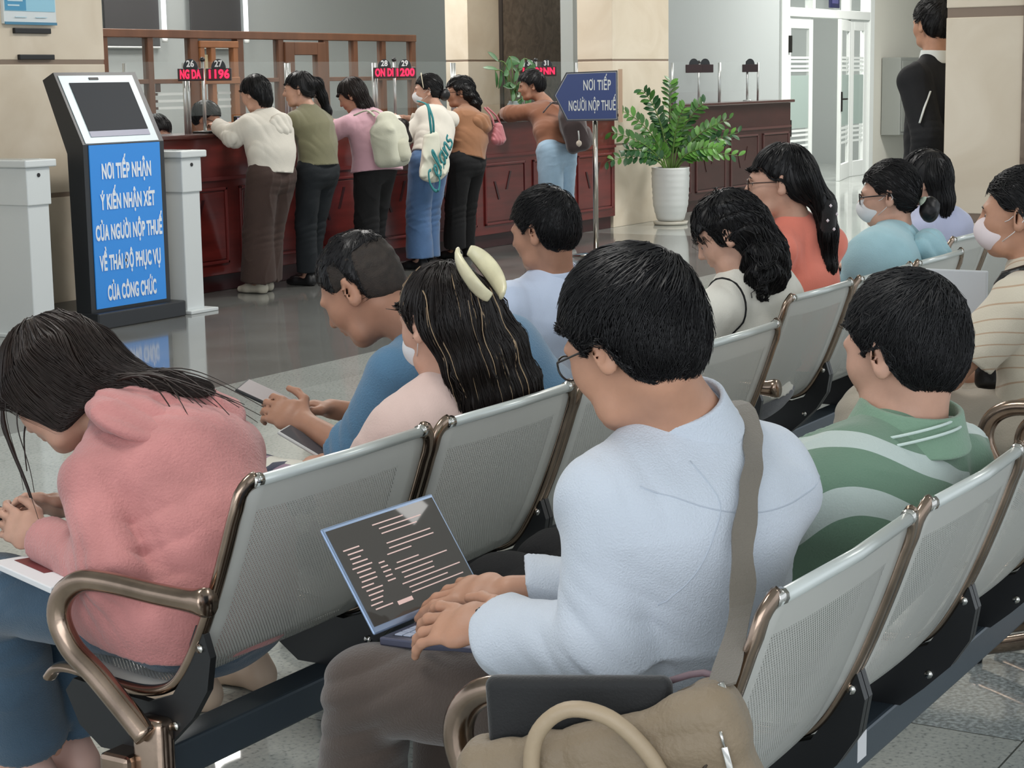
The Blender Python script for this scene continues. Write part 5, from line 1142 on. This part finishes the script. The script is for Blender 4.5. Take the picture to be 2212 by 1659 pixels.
phone('phone in a clear case held by the woman with the hair claw', (3.53, 2.68, .615), (-.1, .9, .42), (-.15, -.4, .9), scr_dk, case=mat('clear_case', 'c9c9c7', .2))
# ---- 5 man in the steel blue shirt
def h_blue(o):
    c, R = o['hd'], o['R']
    body_hair_short(c, R, 1.04, o['t'], HB, 1700, .006, 3, .008, .085, .075, .058, .0008, .2, 4, .0045, .003, .002, name='hair')
    body_hair_short(c, R, 1.03, o['t'], mat('stubble_fade', '2a221c', .7, bump=.4, bscale=400, var=.35, vscale=60), 0, .0055, nape=-.05, ear=.0, front=.075, seed=9, name='shaved_sides')
figure('man in a steel blue shirt bent over his phone with shaved sides', dict(pel=(3.90, 2.26, .50), wai=(3.87, 2.27, .64), che=(3.79, 2.34, .755), nek=(3.70, 2.455, .86), head=(3.63, 2.585, .972),
    sl=(3.56, 2.45, .79), sr=(3.88, 2.36, .79), el=(3.53, 2.55, .60), er=(3.90, 2.62, .60), wl=(3.56, 2.72, .655), wr=(3.72, 2.76, .66), kl=(3.78, 2.76, .50), kr=(4.0, 2.78, .50), al=(3.80, 2.82, .09), ar=(4.0, 2.82, .09)),
    (-.12, 1, -.72), s=1.03, h=.006, hc=.0065, sk=SK3, tops=dict(m=steel, sleeve=.66, collar='fold', ch=.04, arm=(.070, .066, .056), w=(.175, .12, .165, .12), wa=.008), legs=dict(m=cloth('grey_trousers', '55565a'), r=(.095, .078, .07)), hair=h_blue, shoes=blk,
    hands=dict(l=dict(d=(-.1, 1, .35), u=(-.6, -.2, .5), curl=(.6, .6, .65, .7), thumb=(.7, .2)), r=dict(d=(-.8, .6, .1), u=(.3, .2, .9), curl=(.7, .9, 1, 1), thumb=(.6, .2))), seed=41)
phone('dark phone held in both hands by the man in the steel blue shirt', (3.60, 2.86, .700), (-.30, .95, .42), (-.1, -.4, .9), scr_grey)
# ---- 6 man in the light blue short-sleeved shirt on an added stool, his own seat unseen
figure('man in a light blue short-sleeved shirt with neat black hair seated ahead of the benches', dict(pel=(5.24, 3.02, .48), wai=(5.20, 2.98, .60), che=(5.14, 2.95, .72), nek=(5.15, 2.93, .84), head=(5.11, 2.94, .985),
    sl=(4.97, 2.99, .765), sr=(5.32, 2.87, .765), el=(4.90, 3.15, .62), er=(5.32, 3.1, .6), wl=(5.0, 3.32, .62), wr=(5.2, 3.3, .62), kl=(5.1, 3.48, .49), kr=(5.3, 3.48, .49), al=(5.1, 3.55, .09), ar=(5.3, 3.55, .09)),
    (.02, 1, -.2), s=1.0, sk=SK3, tops=dict(m=wblue, sleeve=.40, collar='fold', ch=.045, arm=(.074, .08, .05), w=(.175, .12, .165, .12), hw=(.18, .13)), legs=dict(m=black, r=(.11, .085, .075)), hair=lambda o: body_hair_short(o['hd'], o['R'], 1.0, o['t'], HB, 1800, .014, 7, .012, .078, -.06, .01, .0012, .5, 15, .005, .006, .008), shoes=blk, seed=51)
t = top('added_stool', (5.22, 3.03, 0), 'added low round black stool, in place of an unseen seat, under the man in the light blue short-sleeved shirt', 'stool')  # added only to support him; what he really sits on is hidden
MB().lathe([(.001, .36), (.17, .36), (.18, .385), (.165, .405), (.001, .408)], (5.22, 3.03, 0), 28).build('seat', blk, t, True)
for a in range(4): MB().tube([(5.22+.13*math.cos(a*1.57+.7), 3.03+.13*math.sin(a*1.57+.7), .37), (5.22+.18*math.cos(a*1.57+.7), 3.03+.18*math.sin(a*1.57+.7), .0)], .012, 8).build('leg', chrome, t, True)
# ---- 7..9 row of women
def seatfig(label, x, y, hz, sx, **k):
    dx = k.pop('dx', 0); lean = k.pop('lean', .1); J = dict(pel=(sx, y+.02, .50), wai=(sx-.01, y-.02, .63), che=(sx-.02+dx*.5, y-.03+lean*.3, .76), nek=(x+.02+dx, y-.02+lean*.4, hz-.135), head=(x, y+lean*.5, hz))
    w_ = k.pop('sw', .155); zs = hz-.215; cx_ = (sx+x)/2+dx
    J.update(sl=(cx_-w_, y+.02, zs), sr=(cx_+w_, y-.05, zs), el=(cx_-w_-.02, y+.15, .60), er=(cx_+w_+.02, y+.1, .60), wl=(cx_-.08, y+.36, .60), wr=(cx_+.08, y+.34, .60), kl=(sx-.1, y+.46, .50), kr=(sx+.1, y+.46, .50), al=(sx-.1, y+.52, .09), ar=(sx+.1, y+.52, .09))
    J.update(k.pop('J', {})); return figure(label, J, **k)
c7 = A((5.32, 2.385, .975))
def x_vest(o):
    bun(c7+o['R'] @ A((.03, .02, .125)), .026, o['t'], HB, 'hair_bun')
    sl = A((5.225, 2.39, .76))
    ring = [Vector(sl+A((.03, 0, 0))+A((0.012*math.cos(q), .080*math.cos(q), .082*math.sin(q)))) for q in np.linspace(0, 2*math.pi, 25)]
    MB().tube(project_out(ring, o, .001), .0035, 6, cap=False).build('armhole_piping', black, o['top'], True)
vest = dict(m=cloth('ivory_vest', 'e4e1d6', .15, 220), name='vest', sleeve=.48, arm=(.068, .088, .05), w=(.15, .11, .15, .11), wa=.006)
seatfig('woman in an ivory vest with puffed sleeves and wavy dark shoulder-length hair', 5.32, 2.37, .975, 5.44, f=(-.25, 1, -.55), s=.97, female=True, sk=SK2, tops=vest, legs=dict(m=cloth('grey_skirt', '6a6b70')), shoes=blk, seed=61, extra=x_vest, lean=.06,
    hair=hair_vol([(c7+A((.02, -.05, .04)), .085, .05), (c7+A((.04, -.08, -.05)), .10, .06), (c7+A((.045, -.085, -.11)), .098, .06), (c7+A((.045, -.08, -.135)), .085, .05)], HB, .97, .016, .06, -.03, -.1, 1800, 13, .017, .0014, seed=16, nsd=.22, wav=.006, h=.0065))
c8 = A((5.93, 2.47, 1.10))
def x_coral(o):
    glasses(o['hd'], o['R'], 1.0, o['t'], mat('brown_rim', '3a2620', .3), .002)
    g = MB(); 
    sdf_obj('hair_bow', [ell(o['hd']+A((.045, -.155, -.085)), (.035, .03, .045)), ell(o['hd']+A((.055, -.15, -.135)), (.032, .028, .04))], .006, cloth('bow_black', '141416'), o['t'])
    for p in ((.015, -.175, -.07), (.045, -.185, -.10), (.035, -.18, -.15), (.015, -.165, -.12)): g.lathe([(.001, -.006), (.006, 0), (.001, .006)], o['hd']+A(p), 8)
    g.build('bow_beads', mat('bead', 'e6dbe0', .4), o['t'], True)
seatfig('woman in a coral blouse and glasses with a long black ponytail', 5.93, 2.44, 1.10, 6.03, f=(-.35, 1, -.05), s=1.0, female=True, sk=SK2, tops=dict(m=cloth('coral', 'ee8874', .1, 200), name='blouse', sleeve=.5, arm=(.058, .070, .05), w=(.13, .10, .13, .10), cr=[((5.86, 2.46, .88), (1, .3, 0), 120, .005, .06)]), legs=dict(m=black), shoes=blk, seed=71, extra=x_coral, sw=.125, dx=.02,
    hair=hair_vol([(c8+A((.02, -.06, .02)), .07, .045), (c8+A((.055, -.115, -.07)), .035, .032), (c8+A((.08, -.12, -.17)), .035, .028), (c8+A((.10, -.11, -.28)), .032, .025), (c8+A((.11, -.10, -.38)), .018, .016)], HB, 1.0, .010, .07, .005, -.055, 1100, 13, .018, .0014, seed=17, nsd=.08, h=.0065, temple=.03))
c9 = A((6.87, 2.42, 1.0))
aqua = cloth('aqua_hoodie', '9fc6d0', .2, 240, var=.06)
def x_hood(o):
    glasses(o['hd'], o['R'], 1.0, o['t'], mat('black_rim', '17171a', .3), .0025); mask(o['hd'], o['R'], 1.0, o['t'], mat('mask_white', 'dfe0e2', .8))
    b_ = bun(c9+o['R'] @ A((.02, -.125, -.06)), .045, o['t'], HB, 'hair_bun', (1, .8, 1.1)); sdf_obj('scrunchie', [ell(c9+o['R'] @ A((.01, -.108, -.03)), (.022, .02, .022))], .006, mat('scrunchie', 'b9c6b4', .7, var=.4, vscale=60), b_)
seatfig('woman in an aqua hoodie with glasses, white face mask and a low bun', 6.87, 2.39, 1.0, 6.69, f=(-.22, 1, -.1), s=1.0, female=True, sk=SK2, sw=.14, tops=dict(m=aqua, name='hoodie', sleeve=.97, arm=(.066, .062, .05), w=(.15, .12, .15, .115), hood=((6.86, 2.285, .825), (.12, .05, .06), (0, 1, .3), ((.02, -.03, -.04), (.09, .05, .05))), cr=[((6.87, 2.29, .82), (1, 0, 1), 60, .006, .1)]), legs=dict(m=denimd), shoes=blk, seed=81, extra=x_hood, dx=-.02,
    hair=lambda o: body_hair_short(o['hd'], o['R'], 1.0, o['t'], HB, 900, .012, 7, .013, .07, -.06, .0, .0014, .2, 18, .006, .0, .002, w_=(.02, -.10, -.03), temple=.02))
c10 = A((8.13, 2.73, .985))
seatfig('woman in a lavender shirt with long black hair seated beyond the aqua hoodie', 8.13, 2.68, .985, 8.2, f=(-.2, 1, -.1), s=1.0, female=True, sk=SK2, h=.009, hc=.009, tops=dict(m=cloth('lavender', 'b9bfdc', .1, 200), sleeve=.97), legs=dict(m=denimd), shoes=blk, seed=91, lean=.1,
    hair=hair_vol([(c10+A((.0, -.06, .03)), .085, .05), (c10+A((.02, -.08, -.08)), .085, .045), (c10+A((.02, -.09, -.2)), .06, .03)], HB, 1.0, .016, .07, -.03, -.1, 700, 12, .018, .0017, seed=19, h=.008))
# ---- woman in the crochet top on the far part of the front bench
c11 = A((5.04, 1.42, 1.076))
croc = striped('crochet_knit', 'd6ccb8', 'bfa489', waves((.15, .2, 1.0), 27, .3, .11, 2.6))
def x_cro(o): mask(o['hd'], o['R'], .98, o['t'], mat('mask_pink', 'e3d6d8', .8))
CRO = seatfig('woman in a cream crochet top and pale pink face mask at the right edge', 5.04, 1.36, 1.076, 5.10, f=(-.1, 1, -.02), s=.98, female=True, sk=SK, tops=dict(m=croc, name='crochet_top', sleeve=.36, arm=(.072, .088, .05), w=(.155, .115, .15, .115), wa=.008, wf=18), legs=dict(m=cloth('beige_trousers', 'b5ab9b', .2, 200), r=(.105, .095, .09), wa=.009), shoes=blk, seed=101, extra=x_cro, lean=.12,
    J=dict(el=(4.86, 1.55, .66), wl=(5.02, 1.74, .62)),
    hair=lambda o: body_hair_short(o['hd'], o['R'], .98, o['t'], HB, 1000, .012, 7, .013, .075, -.06, .004, .0014, .2, 28, .006, .0, .002, w_=(.02, -.10, -.03), temple=.03))
slab('envelope', (5.34, 1.60, .575), (5.36, 1.80, .895), mat('envelope_grey', 'c4c8cc', .6), 'pale grey folder held upright by the woman in the crochet top', 'folder')
t = top('crossbody_bag', (5.12, 1.50, .58), 'small black crossbody bag on the lap of the woman in the crochet top', 'bag')
sdf_obj('body', [rb((5.12, 1.50, .66), (.075, .045, .065), np.eye(3), .025)], .006, mat('black_leather', '131314', .35, bump=.2, bscale=60), t, wrinkle(4, .004, 30))
MB().tube(project_out(smooth_path([(5.08, 1.47, .72), (4.98, 1.44, .80), (4.95, 1.42, .86), (4.96, 1.38, .89), (5.0, 1.32, .90), (5.06, 1.28, .88), (5.12, 1.25, .82)], 5), CRO, .006), .012, 6, flat=.4).build('strap', MATS['black_leather'], t, True)
# ---- black handbag on seat between coral and aqua
t = top('handbag', (6.5, 2.62, .42), 'black leather handbag with an upright loop handle beside the woman in the aqua hoodie', 'handbag')
sdf_obj('body', [fcap((6.52, 2.62, .50), (6.52, 2.62, .70), .10, .06, .085, .05, (1, 0, 0), .02)], .007, mat('black_leather', '131314', .35, bump=.2, bscale=60), t, wrinkle(4, .006, 30))
MB().tube(smooth_path([(6.50, 2.62, .70), (6.47, 2.62, .80), (6.49, 2.62, .86), (6.54, 2.62, .87), (6.59, 2.62, .81), (6.60, 2.62, .71)], 4), .02, 8, flat=.6).build('handle', MATS['black_leather'], t, True)
# ================================================================== people at the counter
def standfig(label, x, hx, hz, pel_z=.86, y=8.15, **k):
    cz = hz; hy = k.pop('hy', y+.14); lx = k.pop('lx', 0); fx = k.pop('fx', (x-.09, x+.09)); fy = k.pop('fy', (y-.02, y+.02)); pw = k.pop('sw', .16); ez = k.pop('ez', 1.10); J = k.pop('J', {})
    cz -= .02; hd_ = (hx, hy, cz); nz = cz-.14; nx = hx+.015
    JJ = dict(pel=(x, y, pel_z), wai=(x*.7+nx*.3, y+.0, pel_z+.17), che=(x*.4+nx*.6, y+.03, pel_z+.30), nek=(nx, y+.075, nz), head=hd_,
        sl=(nx-pw, y+.08, nz-.065), sr=(nx+pw, y+.06, nz-.065), el=(nx-pw-.05, y+.20, ez), er=(nx+pw+.05, y+.19, ez), wl=(nx-.10, y+.42, 1.165), wr=(nx+.10, y+.42, 1.165),
        kl=(fx[0]*.5+(x-.09)*.5, (fy[0]+y)/2+.03, pel_z*.52), kr=(fx[1]*.5+(x+.09)*.5, (fy[1]+y)/2+.03, pel_z*.52), al=(fx[0], fy[0], .085), ar=(fx[1], fy[1], .085)); JJ.update(J)
    return figure(label, JJ, standing=True, h=k.pop('h', .009), hc=k.pop('hc', .008), group=None, **k)
def h_pony(c, R, dirs, r=.03, m=HB, **k):
    return hair_vol([(c+R @ A((0, -.07, .02)), .06, .04)]+[(c+A(d), r*(1-.16*i), r*.8*(1-.16*i)) for i, d in enumerate(dirs)], m, 1.0, .010, .07, .0, -.055, 500, 10, .018, .0018, seed=33, h=.0075, temple=.03, **k)
ca = A((10.42, 8.30, 1.405))
standfig('woman in a cream jacket and wide brown trousers leaning on the red counter', 10.39, 10.42, 1.405, .83, 8.16, f=(.05, 1, -.35), female=True, sk=SK2, tops=dict(m=cream, name='jacket', sleeve=.98, arm=(.072, .07, .055), w=(.185, .13, .18, .13), hw=(.185, .135), hem=(10.39, 8.16, .85), wa=.010, wf=11, hood=((10.43, 8.105, 1.18), (.12, .045, .075), (0, 1, .3), ((0, -.02, -.04), (.09, .05, .05))), cr=[((10.2, 8.3, 1.1), (1, 0, .3), 50, .009, .15)]),
    legs=dict(m=cloth('brown_wide', '41302a', .15, 200, sheen=.05), r=(.115, .105, .125), cut=.03, wa=.007), fx=(10.38, 10.52), fy=(8.30, 8.36), shoes=mat('cream_clog', 'd6cfbd', .5), hair=h_pony(ca, frame((.05, 1, -.35)), [(0.0, -.09, -.06), (0.02, -.07, -.14)], .04), seed=111)
cb = A((10.92, 8.30, 1.425))
standfig('woman in an olive knit top with a ponytail at the red counter', 10.93, 10.92, 1.425, .84, 8.16, f=(-.55, 1, -.12), female=True, sk=SK2, tops=dict(m=sage, name='knit_top', sleeve=.92, arm=(.062, .058, .05), w=(.16, .115, .15, .11), hem=(10.93, 8.16, .88)), legs=dict(m=cloth('navy_trousers', '151b20', sheen=0), r=(.098, .075, .075)), fx=(10.92, 11.06), fy=(8.28, 8.36), shoes=blk,
    hair=h_pony(cb, frame((-.55, 1, -.12)), [(.10, -.09, .03), (.14, -.10, -.06), (.18, -.11, -.17), (.20, -.11, -.28)], .042), seed=121, extra=lambda o: sdf_obj('hair_tie', [ell(cb+A((.085, -.09, .035)), (.024, .02, .022))], .006, mat('hair_tie_pink', 'd98f86', .6), o['hair']))
cc_ = A((11.55, 8.32, 1.375))
standfig('woman in a pink shirt with a cream backpack and long brown hair', 11.62, 11.55, 1.375, .83, 8.14, f=(-.3, 1, -.55), female=True, sk=SK3, tops=dict(m=cloth('pink_cotton', 'd5a9b6', .15, 200), sleeve=.72, arm=(.07, .075, .065), w=(.17, .13, .18, .14), hw=(.215, .175), hem=(11.60, 8.12, .80), wa=.010, wf=10), legs=dict(m=black, r=(.11, .09, .085)), fx=(11.66, 11.86), fy=(8.24, 8.36), shoes=mat('cream_shoe', 'd6cfbd', .5),
    hair=hair_vol([(cc_+A((.03, -.05, .03)), .09, .05), (cc_+A((.06, -.10, -.08)), .10, .05), (cc_+A((.13, -.15, -.20)), .07, .035), (cc_+A((.08, -.42, -.22)), .045, .02), (cc_+A((.10, -.47, -.34)), .03, .015)], hairm('1d1412', 'brown3', .4), 1.0, .014, .07, -.03, -.11, 800, 14, .022, .0018, seed=34, h=.008), seed=131)
cd_ = A((12.60, 8.30, 1.375))
def x_d(o):
    mask(o['hd'], o['R'], 1.0, o['t'], mat('mask_white', 'dfe0e2', .8)); bun(cd_+o['R'] @ A((.0, -.13, -.03)), .05, o['t'], HB, 'hair_bun')
    MB().tube(smooth_path([o['HL'](-.088, .03, .03), o['HL'](-.075, .04, .12), o['HL'](0, .045, .148), o['HL'](.075, .04, .12)], 4), .006, 6, flat=.5).build('headband', mat('cream_band', 'e3d9bd', .5), o['t'], True)
standfig('woman in a white long-sleeved top and blue jeans carrying a tote bag', 12.32, 12.56, 1.375, .83, 8.12, f=(-.6, 1, -.05), female=True, sk=SK2, tops=dict(m=cloth('offwhite_top', 'ddd8cc', .15, 200), sleeve=.97, arm=(.07, .065, .05), w=(.17, .12, .165, .12), hem=(12.32, 8.12, .86)), legs=dict(m=cloth('blue_jeans', '4a6a93', .25, 240, var=.12), r=(.11, .095, .11), cut=.02), fx=(12.22, 12.40), fy=(8.16, 8.22), shoes=blk, seed=141, extra=x_d,
    J=dict(head=tuple(cd_), el=(12.25, 8.30, 1.02), sl=(12.38, 8.18, 1.17)), hair=lambda o: body_hair_short(o['hd'], o['R'], 1.0, o['t'], HB, 500, .013, 7, .013, .07, -.06, .0, .0018, .2, 35, .007, w_=(.02, -.10, -.03)))
ce = A((13.10, 8.32, 1.355))
standfig('woman in a tan brown hoodie and black trousers with wavy tied hair', 12.98, 13.07, 1.355, .82, 8.18, f=(-.75, 1, -.05), female=True, sk=SK3, tops=dict(m=cloth('tan_hoodie', '9a6c4c', .15, 200), name='hoodie', sleeve=.97, arm=(.07, .065, .05), w=(.17, .125, .165, .12), hw=(.175, .13), hem=(12.98, 8.18, .84), hood=((13.06, 8.11, 1.13), (.12, .08, .07), (0, 1, .3), ((.03, -.03, -.05), (.08, .05, .05)))), legs=dict(m=black, r=(.10, .085, .09)), fx=(13.04, 13.28), fy=(8.36, 8.42), shoes=blk, seed=151, J=dict(head=tuple(ce)),
    extra=lambda o: glasses(o['hd'], o['R'], 1.0, o['t'], MATS['brown_rim'], .002), hair=hair_vol([(ce+A((.02, -.06, .02)), .08, .05), (ce+A((.06, -.10, -.07)), .06, .05), (ce+A((.08, -.10, -.15)), .04, .035)], HB, 1.0, .015, .07, .0, -.06, 600, 10, .017, .0018, seed=36, h=.008, nsd=.4, wav=.006))
cf = A((14.30, 8.34, 1.395))
standfig('person in a brown hooded top and light blue jeans with a dark backpack', 14.10, 14.30, 1.395, .84, 7.98, f=(-.7, 1, -.2), sk=SK3, tops=dict(m=cloth('rust_hoodie', '8a5a42', .15, 200), name='hoodie', sleeve=.97, arm=(.075, .072, .055), w=(.18, .13, .175, .13), hw=(.185, .14), hem=(14.12, 8.0, .86), hood=((14.36, 8.10, 1.19), (.13, .08, .075), (0, 1, .3)), wa=.010, wf=11), legs=dict(m=cloth('pale_jeans', '9db9cf', .2, 240, var=.08), r=(.115, .10, .10)), fx=(13.95, 14.25), fy=(7.9, 7.96), shoes=mat('white_sneaker', 'd9d9d6', .5), seed=161,
    J=dict(head=tuple(cf), nek=(14.36, 8.24, 1.25), che=(14.28, 8.14, 1.12), wai=(14.18, 8.05, 1.0), sl=(14.20, 8.30, 1.18), sr=(14.52, 8.2, 1.18), el=(14.10, 8.44, 1.17), er=(14.55, 8.42, 1.17), wl=(14.30, 8.62, 1.17), wr=(14.5, 8.66, 1.17)), hair=lambda o: body_hair_short(o['hd'], o['R'], 1.0, o['t'], HB, 500, .022, 7, .013, .075, -.05, .01, .0018, .3, 37, .007, lift=.008))
# ---- bags of the people at the counter
def backpack(name, label, c, R, w_, hgt, dpt, m, m2, straps):
    c = A(c); L_ = lambda x, y, z: c+R @ A((x, y, z)); t = top(name, tuple(c-A((0, 0, hgt/2))), label, 'backpack')
    P = [rb(L_(0, 0, -hgt*.12), (w_/2, dpt/2, hgt*.38), R, .06), fcap(L_(0, 0, .0), L_(0, 0, hgt/2-.08), w_/2, dpt/2, w_/2*.72, dpt/2*.7, R[:, 0], .05)]; b = sdf_obj('body', P, .008, m, t, wrinkle(5, .007, 22, (1, 1, .4)))
    sdf_obj('front_pocket', [fcap(L_(.0, -dpt*.42, -hgt/2+.075), L_(.0, -dpt*.42, -hgt/2+.15), w_*.33, dpt*.28, w_*.33, dpt*.25, R[:, 0], .02)], .007, m2, t, wrinkle(6, .004, 22))
    q = MB()
    for s_ in straps: q.tube(smooth_path([Vector(L_(*p)) for p in s_], 4), .02, 8, flat=.3, side=tuple(R[:, 0]))
    q.build('shoulder_straps', m2, t, True); return t
Rb = frame((-.2, 1, -.15)); bkm = cloth('cream_canvas', 'c9c9b6', .2, 160); bkd = cloth('brown_grey_canvas', '463a3a', .15, 160)
backpack('backpack', 'cream backpack hanging on the back of the woman in the pink shirt', (11.46, 7.90, 1.05), Rb, .30, .42, .20, bkm, cloth('cream_canvas2', 'bdbca8', .2, 160), [[(-.08, .05, .17), (-.09, .10, .22), (-.11, .20, .20)], [(.08, .05, .17), (.09, .12, .22), (.11, .22, .2)]])
backpack('backpack', 'dark brown backpack on the back of the person in the brown hooded top', (14.06, 7.80, 1.08), frame((-.45, .75, -.22)), .32, .48, .20, bkd, bkd, [[(-.10, .05, .18), (-.11, .12, .22), (-.14, .22, .16)], [(.10, .05, .18), (.11, .14, .22)]])
t = top('bag_charm', (13.83, 7.62, .90), 'small pale round charm hanging from the dark brown backpack', 'charm')
MB().tube([(13.83, 7.62, 1.03), (13.83, 7.615, .99), (13.83, 7.615, .955)], .006, 6).build('chain', white, t, True); MB().lathe([(.001, -.03), (.02, -.015), (.024, 0), (.02, .015), (.001, .03)], (13.83, 7.615, .925), 12).build('pendant', mat('charm_cream', 'e8d9c8', .4), t, True)
# tote bag with teal lettering
t = top('tote_bag', (12.1, 7.92, .75), 'cream tote bag with teal handles and teal script lettering on the shoulder', 'tote bag')
TR = frame((-.10, 1, 0)); tc_ = A((12.09, 7.93, .88)); TL = lambda x, y, z: tc_+TR @ A((x, y, z))
sdf_obj('body', [fcap(TL(-.02, 0, .16), TL(-.01, 0, -.12), .10, .04, .20, .05, TR[:, 0], .02), fcap(TL(.06, 0, -.06), TL(.08, 0, -.10), .15, .05, .14, .05, TR[:, 0], .05)], .007, cloth('cream_tote', 'd9d8c6', .15, 200), t, wrinkle(8, .008, 16, (1, 1, .4)))
teal = mat('teal_print', '2a7f83', .7)
MB().tube(smooth_path([Vector(TL(*p)) for p in ((-.06, -.02, .19), (-.10, -.03, .30), (-.10, -.01, .40), (-.08, .08, .43))], 4), .018, 8, flat=.3, side=tuple(TR[:, 0])).tube(smooth_path([Vector(TL(*p)) for p in ((-.02, -.02, .19), (-.07, -.04, .30), (-.09, -.01, .41))], 4), .016, 8, flat=.3, side=tuple(TR[:, 0])).build('handles', teal, t, True)
# hand-lettered word, drawn as strokes running up the bag
ST = [[(.30, 1.05), (.05, 1.15), (-.30, .75), (-.35, .15), (-.05, -.25), (.45, -.05), (.55, .15)], [(.50, .35), (.78, .50), (.80, .85), (.58, .80), (.52, .40), (.70, .05), (.98, .15)], [(.98, .15), (1.22, .9), (1.28, 1.5), (1.12, 1.4), (1.10, .5), (1.22, .05), (1.38, .15)], [(1.85, .75), (1.55, .75), (1.42, .35), (1.60, .05), (1.85, .35), (1.88, .75), (1.88, .2), (2.02, .08)], [(2.10, .75), (2.16, .05), (2.20, .5), (2.42, .78), (2.52, .55), (2.54, .1), (2.68, .1)], [(3.02, .75), (2.80, .72), (2.78, .50), (3.0, .35), (2.98, .08), (2.72, .05)]]
q = MB(); an = math.radians(54); sc = .128
for stt in ST:
    pts = []
    for (x, y) in stt:
        x_, y_ = (x-.9)*sc, (y-.4)*sc*1.25; pts.append(Vector(TL(-.06+x_*math.cos(an)*1.25-y_*math.sin(an)*.9+.03, -.062, -.085+x_*math.sin(an)+y_*math.cos(an))))
    q.tube(smooth_path(pts, 5), .013, 6, flat=.35, side=tuple(TR[:, 0]))
q.build('lettering', teal, t, True)
# small pink shoulder bag
t = top('shoulder_purse', (12.88, 7.98, .92), 'small rose pink purse hanging from the shoulder of the woman in the tan hoodie', 'purse')
sdf_obj('body', [fcap((13.20, 8.02, .98), (13.20, 8.02, 1.08), .095, .05, .05, .035, (1, 0, 0), .02)], .006, cloth('rose_leather', 'b56a70', .1, 80, .5), t, wrinkle(12, .005, 30)); MB().tube(smooth_path([(13.14, 8.02, 1.09), (13.13, 8.04, 1.17), (13.12, 8.10, 1.24)], 4), .009, 6).tube(smooth_path([(13.25, 8.02, 1.09), (13.19, 8.03, 1.17), (13.13, 8.08, 1.24)], 4), .008, 6).build('handles', MATS['cloth_rose_leather'], t, True)
# ---- clerks behind the counter
def clerk(label, x, y, z, f, **k):
    return seatfig(label, x, y, z, x+.02, f=f, h=.009, hc=.010, tops=dict(m=wblue, sleeve=.45), legs=dict(m=black), shoes=blk, **k)
clerk('clerk with thick black hair and glasses seated behind display 27', 11.46, 9.62, 1.19, (.3, -1, -.3), sk=SK3, seed=171, extra=lambda o: glasses(o['hd'], o['R'], 1.0, o['t'], MATS['black_rim'], .0025), lean=0, hair=lambda o: body_hair_short(o['hd'], o['R'], 1.0, o['t'], HB, 300, .02, 6, .012, .06, -.06, .0, .002, .2, 45, .008),
    J=dict(el=(11.3, 9.5, .9), er=(11.6, 9.5, .9), wl=(11.35, 9.38, .8), wr=(11.55, 9.38, .8), kl=(11.38, 9.2, .5), kr=(11.58, 9.2, .5), al=(11.38, 9.25, .09), ar=(11.58, 9.25, .09), tl=(11.38, 9.1, .09), tr=(11.58, 9.1, .09)))
clerk('clerk with dark hair mostly hidden behind the counter beside the kiosk', 10.92, 9.66, 1.10, (.3, -1, -.5), sk=SK2, seed=181, lean=0, hair=lambda o: body_hair_short(o['hd'], o['R'], 1.0, o['t'], HB, 300, .016, 6, .012, .06, -.06, .0, .002, .2, 46, .008),
    J=dict(el=(10.76, 9.5, .85), er=(11.08, 9.5, .85), wl=(10.85, 9.4, .8), wr=(11.0, 9.4, .8), kl=(10.82, 9.2, .5), kr=(11.02, 9.2, .5), al=(10.82, 9.25, .09), ar=(11.02, 9.25, .09), tl=(10.82, 9.1, .09), tr=(11.02, 9.1, .09)))
for x, y, lab in ((11.48, 9.92, 'assumed black office chair of the clerk behind display 27'), (10.94, 9.96, 'assumed black office chair of the clerk beside the kiosk')):  # assumed seats for the clerks, unseen behind the counter
    t = top('assumed_office_chair', (x, y-.25, 0), lab, 'office chair', 'clerk chairs')
    MB().rbox((x-.23, y-.5, .36), (x+.23, y-.05, .405), .02).build('seat', blk, t); MB().rbox((x-.21, y+.05, .5), (x+.21, y+.09, .95), .02).tube([(x, y-.05, .38), (x, y+.09, .42), (x, y+.08, .6)], .02, 8).build('backrest', blk, t); MB().lathe([(.25, 0), (.25, .03), (.04, .07), (.03, .37)], (x, y-.27, 0), 20).build('base', blk, t)
# ---- man in black beside the right pillar
ch = A((9.56, 3.18, 1.70))
def x_blackman(o):
    MB().tube(project_out([(9.21, 3.12, 1.215), (9.25, 3.11, 1.29), (9.30, 3.097, 1.37)], o, .002), [.008, .009, .008], 8, flat=.6).build('white_stripe', white, o['t'], True)
figure('man in a black jacket with a white collar standing half hidden behind the right pillar', dict(pel=(9.55, 3.15, .98), wai=(9.55, 3.14, 1.16), che=(9.55, 3.14, 1.32), nek=(9.54, 3.16, 1.53), head=ch, sl=(9.36, 3.20, 1.42), sr=(9.74, 3.12, 1.42), el=(9.29, 3.10, 1.14), er=(9.80, 3.1, 1.14), wl=(9.30, 3.16, .90), wr=(9.80, 3.14, .90), kl=(9.45, 3.17, .52), kr=(9.67, 3.17, .52), al=(9.45, 3.15, .09), ar=(9.67, 3.15, .09)),
    (.6, 1, -.05), s=1.02, sk=SK, h=.009, hc=.009, tops=dict(m=cloth('black_jacket', '0d0f14', .15, 160, sheen=0), name='jacket', sleeve=.98, arm=(.088, .082, .06), w=(.20, .14, .19, .14), hw=(.21, .15), hem=(9.55, 3.15, .92), wa=.008, collar='band', cm=white, ch=.05), legs=dict(m=black, r=(.11, .09, .08)), hair=lambda o: body_hair_short(o['hd'], o['R'], 1.05, o['t'], HB, 500, .016, 7, .013, .075, -.06, .006, .0018, .3, 47, .007), shoes=blk, extra=x_blackman, seed=191)
